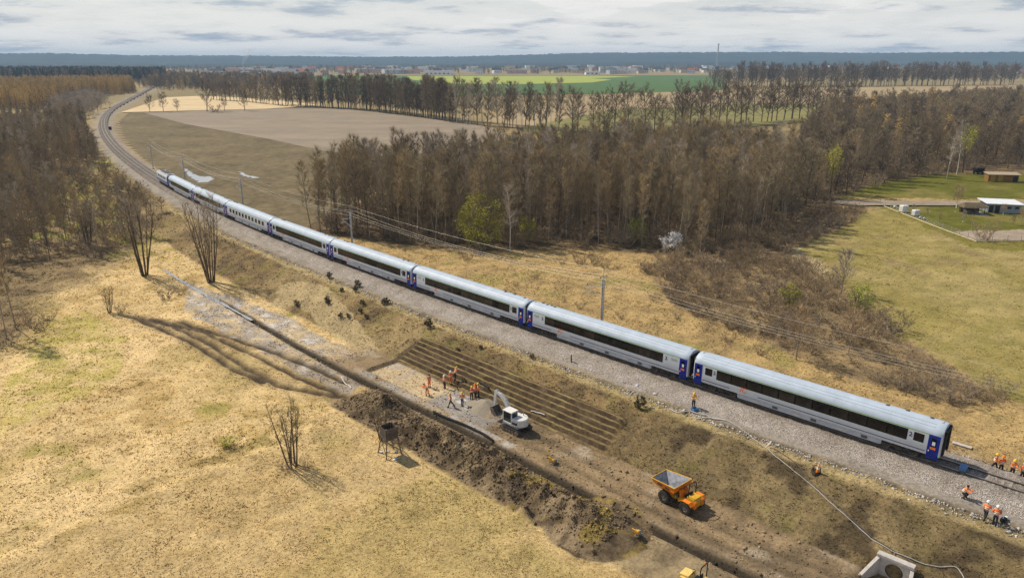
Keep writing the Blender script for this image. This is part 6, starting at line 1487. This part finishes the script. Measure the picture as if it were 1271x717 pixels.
# water standing in the drain on the left, and the flooded hollow in the wood
WATERP = mat('drain_water', (0.30, 0.31, 0.32), rough=.12, var=.15, scale=.8, spec=.8)
V = []; ss = np.arange(96, 138, 1.0)
for s in ss:
    c = 22.75 + .25 * math.sin(s * .11); w = (.42 + .14 * math.sin(s * 1.3) + .1 * math.sin(s * .47)) * (1 if s > 104 else .55)
    for sg in (-1, 1): V.append((*T(s, c + sg * w), hz(*T(s, c)) + .42 if 0 else -4.32))
F = [(2 * i, 2 * i + 1, 2 * i + 3, 2 * i + 2) for i in range(len(ss) - 1)]
tag(link('drain_water', mesh_np('drain_water', V, F, (WATERP,))), 'narrow bright strip of water in the drain at left', 'water', kind='structure')
# ------------------------------------------------------------------ smallholding on the right
def wallbox(t, name, x0, x1, y0, y1, z0, z1, m): return MB().box(x0, x1, y0, y1, z0, z1).obj(name, m, t)
WROOF = mat('white_sheet_roof', (0.72, 0.75, 0.79), rough=.4, var=.06, scale=1); GREYW = mat('grey_plaster', (0.30, 0.34, 0.38), rough=.8, var=.15); DKGL = mat('dark_opening', (0.02, 0.022, 0.025), rough=.4, var=.2)
YSHED = mat('ochre_boards', (0.36, 0.24, 0.05), rough=.8, var=.25, scale=2); BSHED = mat('brown_boards', (0.24, 0.125, 0.03), rough=.85, var=.25, scale=2); TARP = mat('tan_roofing', (0.36, 0.29, 0.20), rough=.8, var=.2); REED = mat('reed_thatch', (0.13, 0.10, 0.06), rough=.95, var=.35, scale=2)
p = hit(1240, 262); t = thing('white_roofed_shed', 'grey shed with a flat white sheet metal roof in the fenced garden', 'shed', p, R_(-8)); wallbox(t, 'wall', -3.9, 4.3, -2.3, 2.6, -.3, 2.3, GREYW)
MB().loft([[(-4.6, -2.9, 2.35), (4.8, -2.9, 2.15), (4.8, 3.2, 2.55), (-4.6, 3.2, 2.75)], [(-4.6, -2.9, 2.5), (4.8, -2.9, 2.3), (4.8, 3.2, 2.7), (-4.6, 3.2, 2.9)]]).obj('roof', WROOF, t)
for x in (-3.2, -1.6): wallbox(t, 'door_opening', x - .55, x + .55, -2.34, -2.29, 0, 1.9, DKGL)
for x in (1.2, 3.1): w = wallbox(t, 'window', x - .6, x + .6, -2.345, -2.29, 1.0, 1.7, EXG); wallbox(w, 'pane', x - .5, x + .5, -2.36, -2.34, 1.07, 1.63, DKGL)
MB().tube([(-4.3, -2.7, -.2), (-4.3, -2.7, 2.35)], .07, 6).tube([(-2.4, -2.75, -.2), (-2.4, -2.75, 2.3)], .07, 6).obj('porch_post', WD, t)
p = hit(1206, 265); t = thing('garden_shelter', 'dark thatched garden shelter left of the white roofed shed', 'shelter', p, R_(-6))
for x in (-2.4, 0, 2.4):
    for y in (-1.4, 1.6): MB().box(x - .08, x + .08, y - .08, y + .08, -.2, 1.9).obj('post', WD, t)
MB().loft([[(-3.1, -2.0, 1.75), (3.1, -2.0, 1.75), (3.1, 2.2, 1.75), (-3.1, 2.2, 1.75)], [(-2.9, -1.6, 2.1), (2.9, -1.6, 2.1), (2.9, 1.8, 2.1), (-2.9, 1.8, 2.1)], [(-2.2, -.1, 2.9), (2.2, -.1, 2.9), (2.2, .2, 2.9), (-2.2, .2, 2.9)]]).obj('roof', REED, t)
MB().box(-2.2, 2.3, 1.5, 1.62, 0, 1.7).obj('back_wall', WD, t); MB().box(-.9, 1.2, -.6, .3, .68, .74).box(-.8, -.7, -.5, .2, 0, .68).box(1.0, 1.1, -.5, .2, 0, .68).obj('table', EXG, t); MB().box(-3.4, 3.2, -2.4, 2.2, -.1, .06).obj('terrace_slab', CONC, t)
p = hit(1242, 225); t = thing('ochre_shed', 'long ochre and brown board shed under tan roofing at the wood edge', 'shed', p, R_(-9)); wallbox(t, 'wall', -4.6, 4.6, -1.5, 1.5, -.2, 2.3, BSHED)
for x in (-3.2, -.9): wallbox(t, 'ochre_panel', x - .7, x + .7, -1.54, -1.49, .05, 2.2, YSHED)
wallbox(t, 'dark_opening', 2.9, 4.3, -1.535, -1.49, .1, 1.9, DKGL)
MB().loft([[(-5, -2, 2.32), (5.2, -2, 2.32), (5.2, 2, 2.75), (-5, 2, 2.75)], [(-5, -2, 2.45), (5.2, -2, 2.45), (5.2, 2, 2.88), (-5, 2, 2.88)]]).obj('roof', TARP, t)
p = hit(1214, 216); t = thing('trailer', 'dark covered trailer beside the ochre shed', 'trailer', p, R_(8)); MB().box(-1.6, 1.6, -.9, .9, .6, 1.9, .1).obj('box', BLACKR, t); MB().prism([(-1.7, 1.9), (-1.2, 2.3), (1.2, 2.3), (1.7, 1.9)], -.95, .95).obj('cover', DKGL, t)
for x in (-.9, .9):
    for y in (-.95, .95): w = MB().wheel((0, 0, 0), .4, .2, 14).obj('wheel', TYRE, t); w.location = (x, y, .38)
for px, py, r_, h, lb in ((1121, 263.5, .95, 1.9, 'large white water tank along the garden fence'), (1136, 268, .85, 1.6, 'second white water tank right of the largest tank'), (1110.5, 258.5, .4, .8, 'small white container left of the largest tank'), (1142, 271.5, .28, .6, 'tiny white container right of the second tank'), (1147, 272.5, .28, .6, 'tiny white container furthest right by the garden fence')):
    p = hit(px, py); t = thing('water_tank', lb, 'tank', p, .3, 'white containers along the fence'); MB().box(-r_, r_, -r_ * .8, r_ * .8, .12, h, .15).obj('tank', BAGW, t); MB().box(-r_, r_, -r_ * .8, r_ * .8, 0, .119).obj('pallet', WD2, t); MB().lathe((0, 0, h), [(.14, 0), (.14, .08), (0, .09)], 10).obj('cap', EXG, t)
# garden trees, white-painted stems
for px, py, h, lb in ((1187, 258, 7.5, 'old fruit tree with a white painted trunk by the garden lane'), (1195, 276, 3.5, 'small fruit tree with white painted trunk in front of the shelter'), (1245, 266, 3.2, 'young tree with white trunk beside the white roofed shed'), (1257, 279, 3.0, 'young white stemmed tree by the bare bed at right'), (1166, 276, 2.6, 'young fruit tree in the middle of the garden lawn'), (1220, 298, 5.5, 'broad bare bush at the fence corner of the garden'), (1268, 277, 4.5, 'bare fruit tree at the right picture edge of the garden'), (1150, 268, 2.4, 'young fruit tree behind the white containers'), (1133, 262, 2.2, 'sapling between the two big white tanks')):
    x, y = at(px, py); tr = plant('fruit_tree', (P_SMALL if 'bush' not in lb else P_SHRUB)[r.integers(3)], x, y, h, lb, 'tree')
    if 'white' in lb and 'trunk' in lb: MB().tube([(0, 0, -.1), (0, 0, 1.3)], [.19, .14], 8).obj('painted_stem', WHIT, tr)
# fence round the garden
FP = [(1092, 254), (1112, 262), (1150, 277), (1180, 288.5), (1212, 300), (1250, 299.5), (1300, 298)]
t = thing('garden_fence', 'low post and wire fence with pale footing round the green garden', 'fence', (0, 0, 0)); PF = [hit(a, b) for a, b in FP]
FOOT = mat('pale_footing', (0.50, 0.42, 0.30), rough=.9, var=.2)
pm = MB().box(-.05, .05, -.05, .05, -.2, 1.35).mesh('post', GALV)
for a, b in zip(PF[:-1], PF[1:]):
    L = (b - a).length; n = max(1, int(L / 2.6))
    for k in range(n):
        q = a + (b - a) * k / n; link('post', pm, t, (q.x, q.y, hz(q.x, q.y)))
    MB().tube([a + Vector((0, 0, .08)), (a + b) / 2 + Vector((0, 0, .08)), b + Vector((0, 0, .08))], .13, 4).obj('footing', FOOT, t)
    for z_ in (.5, .9, 1.25): MB().tube([a + Vector((0, 0, z_)), b + Vector((0, 0, z_))], .012, 3).obj('wire', GALV, t)
sheet('lane', [(1040, 248), (1100, 249), (1180, 249.5), (1271, 249), (1420, 248), (1420, 253.5), (1271, 254.5), (1180, 255), (1095, 254.6), (1060, 255), (1030, 252)], -1.36, Fm('grey_track_soil', (0.29, 0.245, 0.19), .5, .3), 'grey earth lane along the garden')['category'] = 'path'

# ------------------------------------------------------------------ the town in front of the hills
HW = [mat('house_wall_%s' % n_, c_, rough=.9, var=.08) for n_, c_ in (('white', (.84, .83, .80)), ('cream', (.66, .56, .40)), ('grey', (.6, .62, .64)), ('pink', (.60, .42, .34)), ('pale', (.88, .88, .88)))]
HR = [mat('house_roof_%s' % n_, c_, rough=.9, var=.1) for n_, c_ in (('red', (.28, .10, .06)), ('brown', (.15, .09, .06)), ('grey', (.20, .21, .23)), ('dark', (.06, .06, .07)))]
hr = np.random.default_rng(88)
def house_mesh(kind, w, d_, h): 
    if kind == 'flat': return MB().box(-w / 2, w / 2, -d_ / 2, d_ / 2, -2, h), MB().box(-w / 2 - .3, w / 2 + .3, -d_ / 2 - .3, d_ / 2 + .3, h + .01, h + .5)
    return MB().box(-w / 2, w / 2, -d_ / 2, d_ / 2, -2, h), MB().prism([(-d_ / 2 - .5, h), (0, h + d_ * .42), (d_ / 2 + .5, h)], -w / 2 - .4, w / 2 + .4, 'x')
HP = []
for kind, w, d_, h in (('gable', 12, 9, 5.5), ('gable', 15, 10, 6.5), ('flat', 26, 12, 12), ('flat', 40, 18, 8), ('gable', 20, 11, 8)):
    a, b = house_mesh(kind, w, d_, h); HP.append((a.mesh('wall', HW[0]), b.mesh('roof', HR[0])))
wp = MB().box(-.7, .7, -.06, .06, 0, 1.5).mesh('window', DKGL)
HD = [(12, 9, 5.5), (15, 10, 6.5), (26, 12, 12), (40, 18, 8), (20, 11, 8)]
for k in range(190):
    u = hr.uniform(255, 960) if hr.random() < .86 else hr.uniform(960, 1271); v = hr.uniform(86.5, 92.2) if u > 420 else hr.uniform(88, 95.5)
    g = G(u, v, -2); j = hr.choice(5, p=(.36, .26, .14, .10, .14)); 
    t = thing('house', 'tiny pale house of the far town below the blue hills', 'house', (g[0], g[1], -2), hr.uniform(-.6, .6), 'houses of the far town'); t.scale = (1.5,) * 3
    link('wall', variant(HP[j][0], HW[hr.integers(5)]), t); link('roof', variant(HP[j][1], HR[hr.integers(4)] if j not in (2, 3) else HW[2]), t)
    w, d_, h = HD[j]
    for q in range(3): link('window', wp, t, (-w * .3 + q * w * .3, -d_ / 2 - .04, h * .45))
for u, v, w, h, lb in ((372, 92.5, 70, 10, 'long white industrial hall in the far town'), (308, 94.5, 60, 9, 'long pale hall at the left end of the far town'), (340, 94.5, 45, 12, 'grey hall beside the smoking chimney of the far town'), (930, 92.5, 90, 8, 'long low pale hall at the right of the far town'), (735, 92.8, 40, 7, 'low white hall at the foot of the white tower'), (545, 92.8, 80, 9, 'long pale hall behind the yellow field')):
    g = G(u, v, -2); t = thing('industrial_hall', lb, 'hall', (g[0], g[1], -2), .05); MB().box(-w / 2, w / 2, -12, 12, -1, h).obj('wall', HW[4], t); MB().prism([(-12.5, h), (0, h + 2.2), (12.5, h)], -w / 2 - .5, w / 2 + .5, 'x').obj('roof', HR[2], t)
    for q in range(int(w / 12)): MB().box(-w / 2 + 4 + q * 12, -w / 2 + 9 + q * 12, -12.1, -12.02, 2, 5).obj('window', DKGL, t)
g = G(733, 92.5, -2); t = thing('white_tower', 'slender white tower standing out among the far houses', 'tower', (g[0], g[1], -2)); MB().box(-4, 4, -4, 4, -1, 24).obj('shaft', HW[4], t); MB().box(-9, 9, -5, 5, 21, 26).obj('head', HW[4], t); MB().box(-5, 5, -4.1, -4.05, 6, 8).obj('window', DKGL, t)
g = G(889, 91, -2); t = thing('radio_mast', 'tall thin radio mast rising above the hills on the horizon', 'mast', (g[0], g[1], -2)); H0 = 88
for a in (0, 2.09, 4.19): MB().tube([(3 * math.cos(a), 3 * math.sin(a), -1), (.9 * math.cos(a), .9 * math.sin(a), H0)], [1.1, .7], 5).obj('leg', GALV, t)
mb = MB()
for q in range(12):
    z_ = q * H0 / 12; f = 3 - 2.1 * q / 12
    for a in (0, 2.09, 4.19): mb.tube([(f * math.cos(a), f * math.sin(a), z_), (f * .94 * math.cos(a + 2.09), f * .94 * math.sin(a + 2.09), z_ + H0 / 12)], .3, 3)
mb.obj('bracing', GALV, t); MB().box(-2.4, 2.4, -2.4, 2.4, H0 - 4, H0, .4).obj('antenna', GALV, t); MB().box(-5, 5, -5, 5, -1, 20).obj('base_building', HR[3], t)

# smoke rising from a chimney of the town
g = G(303, 93.5, -2); t = thing('chimney', 'small factory chimney under the pale smoke at the left of the town', 'chimney', (g[0], g[1], -2)); MB().lathe((0, 0, -1), [(2.0, 0), (1.3, 26)], 12).obj('stack', HW[2], t); MB().lathe((0, 0, 25), [(1.5, 0), (1.5, 1.0)], 12).obj('rim', HR[1], t)
sm = bpy.data.materials.new('pale_smoke'); sm.use_nodes = True; sn = sm.node_tree.nodes; sn.clear(); so_ = sn.new('ShaderNodeOutputMaterial'); sv_ = sn.new('ShaderNodeVolumePrincipled'); sv_.inputs['Color'].default_value = (.9, .92, .95, 1); sv_.inputs['Density'].default_value = .018; sm.node_tree.links.new(sv_.outputs[0], so_.inputs['Volume'])
mb = MB(); rings = []
for k in range(9):
    f = k / 8; rings.append([(g[0] + 26 * f ** 1.4 + (3 + 9 * f) * math.cos(a) * (1 + .25 * math.sin(3 * a + k)), g[1] + (3 + 9 * f) * math.sin(a), 25 + 42 * f + 3 * math.sin(a + k)) for a in np.arange(12) * math.pi / 6])
tag(mb.loft(rings).obj('smoke', sm), 'thin pale smoke plume drifting over the left of the far town', 'smoke', kind='stuff')
# ------------------------------------------------------------------ dry grass tufts (uncountable: one object)
def grass(n, seed):
    q = np.random.default_rng(seed)
    Rr = np.exp(q.uniform(math.log(40), math.log(330), n)); az_ = q.uniform(R_(-46), R_(46), n)
    x = Rr * np.sin(az_); y = Rr * np.cos(az_)
    s, d = SD(x, y)
    ok = ~((d > -4.8) & (d < 6.2)) & ~((d > 15.4) & (d < 23.6) & (s > -60) & (s < 70)) & ~((d > 23) & (d < 30.3) & (s > 18) & (s < 60)) & ~((d > 23) & (d < 29) & (s < 21))
    ok &= ~((terrace(s, d) > .1) & (q.random(n) < .97)) & ~inpoly(x, y, Z_YARD) & ~inpoly(x, y, Z_LAWN) & ~inpoly(x, y, Z_LAWN2)
    ok &= ~((d < -4) & (s > 105) & (Rr > 175))
    for r_ in RUTS: ok &= polydist(x, y, r_) > .8
    dens = np.clip(.35 + 1.3 * fbm(x, y, 3.0, 3, 201), 0, 1); dens = dens * np.where((d < -8) & inpoly(x, y, Z_RMEAD), .4, 1.0); ok &= q.random(n) < dens
    x, y, Rr, d, s = x[ok], y[ok], Rr[ok], d[ok], s[ok]; m = len(x)
    z = height(x, y); C = ground_color(x, y, z)
    val = np.exp(q.normal(size=m) * .13); C = C * val[:, None] * 1.22
    em = ((d > 6) & (d < 16)); C[em] *= .88
    k = (Rr / 60) ** .55
    hgt = q.uniform(.05, .17, m) * k * np.where(fbm(x, y, 6, 3, 202) > .55, 1.35, .9); wid = q.uniform(.07, .17, m) * k
    wind = .7 + .8 * (fbm(x, y, 25, 2, 203) - .5)
    B = 3; V = np.empty((m, B, 3, 3), np.float32)
    for b in range(B):
        a = q.uniform(0, 6.28, m); ca, sa = np.cos(a), np.sin(a); ox = q.normal(size=m) * .10 * k; oy = q.normal(size=m) * .10 * k
        lx = np.cos(wind) * .5 + q.normal(size=m) * .55; ly = -np.sin(wind) * .5 + q.normal(size=m) * .55
        V[:, b, 0] = np.c_[x + ox - ca * wid / 2, y + oy - sa * wid / 2, z - .03]; V[:, b, 1] = np.c_[x + ox + ca * wid / 2, y + oy + sa * wid / 2, z - .03]
        V[:, b, 2] = np.c_[x + ox + lx * hgt, y + oy + ly * hgt, z + hgt * .55]
    col = np.repeat(C, B * 3, 0)
    tone = np.tile(np.array([.92, .92, 1.10]), m * B)[:, None]       # straw: paler dry tips
    me = mesh_np('dry_grass', V.reshape(-1, 3), tri=np.arange(m * B * 3).reshape(-1, 3), mats=(GRM,), col=np.clip(col * tone, 0, .85))
    return tag(link('dry_grass', me), 'pale dry grass tufts covering meadow and embankment', 'grass', kind='stuff')
GRM = bpy.data.materials.new('dry_grass_blades'); GRM.use_nodes = True
gn = GRM.node_tree; gb = gn.nodes['Principled BSDF']; gb.inputs['Roughness'].default_value = .9; gb.inputs['Specular IOR Level'].default_value = .05
ga = gn.nodes.new('ShaderNodeAttribute'); ga.attribute_name = 'Col'; gn.links.new(ga.outputs['Color'], gb.inputs['Base Color'])
grass(200000, 17)
# clods on the spoil bank and loose stones along the ballast foot
def clods(name, label, x, y, size, C, seed):
    q = np.random.default_rng(seed); m = len(x); z = height(x, y)
    base = np.array([(1, 0, 0), (-1, 0, 0), (0, 1, 0), (0, -1, 0), (0, 0, 1), (0, 0, -1)], float)
    F = np.array([(0, 2, 4), (2, 1, 4), (1, 3, 4), (3, 0, 4), (2, 0, 5), (1, 2, 5), (3, 1, 5), (0, 3, 5)])
    V = base[None] * (1 + .35 * q.normal(size=(m, 6, 1))) * size[:, None, None] * np.array([1, 1, .75]); a = q.uniform(0, 6.28, m)
    R = np.zeros((m, 3, 3)); R[:, 0, 0] = np.cos(a); R[:, 0, 1] = -np.sin(a); R[:, 1, 0] = np.sin(a); R[:, 1, 1] = np.cos(a); R[:, 2, 2] = 1
    V = np.einsum('mij,mkj->mki', R, V + q.normal(size=(m, 6, 3)) * size[:, None, None] * .2) + np.c_[x, y, z + size * .25][:, None]
    me = mesh_np(name, V.reshape(-1, 3), tri=(F[None] + 6 * np.arange(m)[:, None, None]).reshape(-1, 3), mats=(GRM,), col=np.repeat(C, 6, 0))
    return tag(link(name, me), label, 'ground', kind='stuff')
q = np.random.default_rng(31); m = 9000
s = q.uniform(19, 60, m); d = 26.4 + q.normal(size=m) * 1.9; k_ = (d > 23.4) & (d < 30); s, d = s[k_], d[k_]; x, y = T(s, d)
C = ground_color(x, y, x * 0) * np.exp(q.normal(size=len(x)) * .2)[:, None]; clods('spoil_clods', 'dark earth clods on the spoil bank', x, y, np.exp(q.normal(size=len(x)) * .5) * .065, np.clip(C * 1.0, 0, .8), 32)
m = 7000; s = q.uniform(-30, 150, m); d = np.where(q.random(m) < .8, 5.7 + np.abs(q.normal(size=m)) * .55, -4.6 - np.abs(q.normal(size=m)) * .6); x, y = T(s, d)
C = np.array([.42, .39, .355])[None] * np.exp(q.normal(size=m) * .3)[:, None]; clods('loose_stones', 'loose ballast stones along the foot of the track bed', x, y, np.exp(q.normal(size=m) * .4) * .07, np.clip(C, 0, .8), 33)
m = 6000; s = q.uniform(-25, 66, m); d = q.uniform(15.8, 24.5, m); x, y = T(s, d)
C = ground_color(x, y, x * 0) * np.exp(q.normal(size=m) * .4)[:, None]; clods('site_rubble', 'small earth lumps scattered over the building site', x, y, np.exp(q.normal(size=m) * .5) * .05, np.clip(C, 0, .8), 34)
# ------------------------------------------------------------------ air
mb = MB().box(-9400, 9400, -9400, 9400, -9, 130)
hm = bpy.data.materials.new('air_haze'); hm.use_nodes = True
hn = hm.node_tree.nodes; hn.clear()
ho = hn.new('ShaderNodeOutputMaterial'); hv = hn.new('ShaderNodeVolumePrincipled')
hv.inputs['Color'].default_value = (0.48, 0.72, 1.0, 1); hv.inputs['Density'].default_value = 0.00011; hv.inputs['Anisotropy'].default_value = 0.0
hm.node_tree.links.new(hv.outputs[0], ho.inputs['Volume'])
haze = mb.obj('haze', hm)
tag(haze, 'thin blue spring haze filling the air', 'haze', kind='stuff')
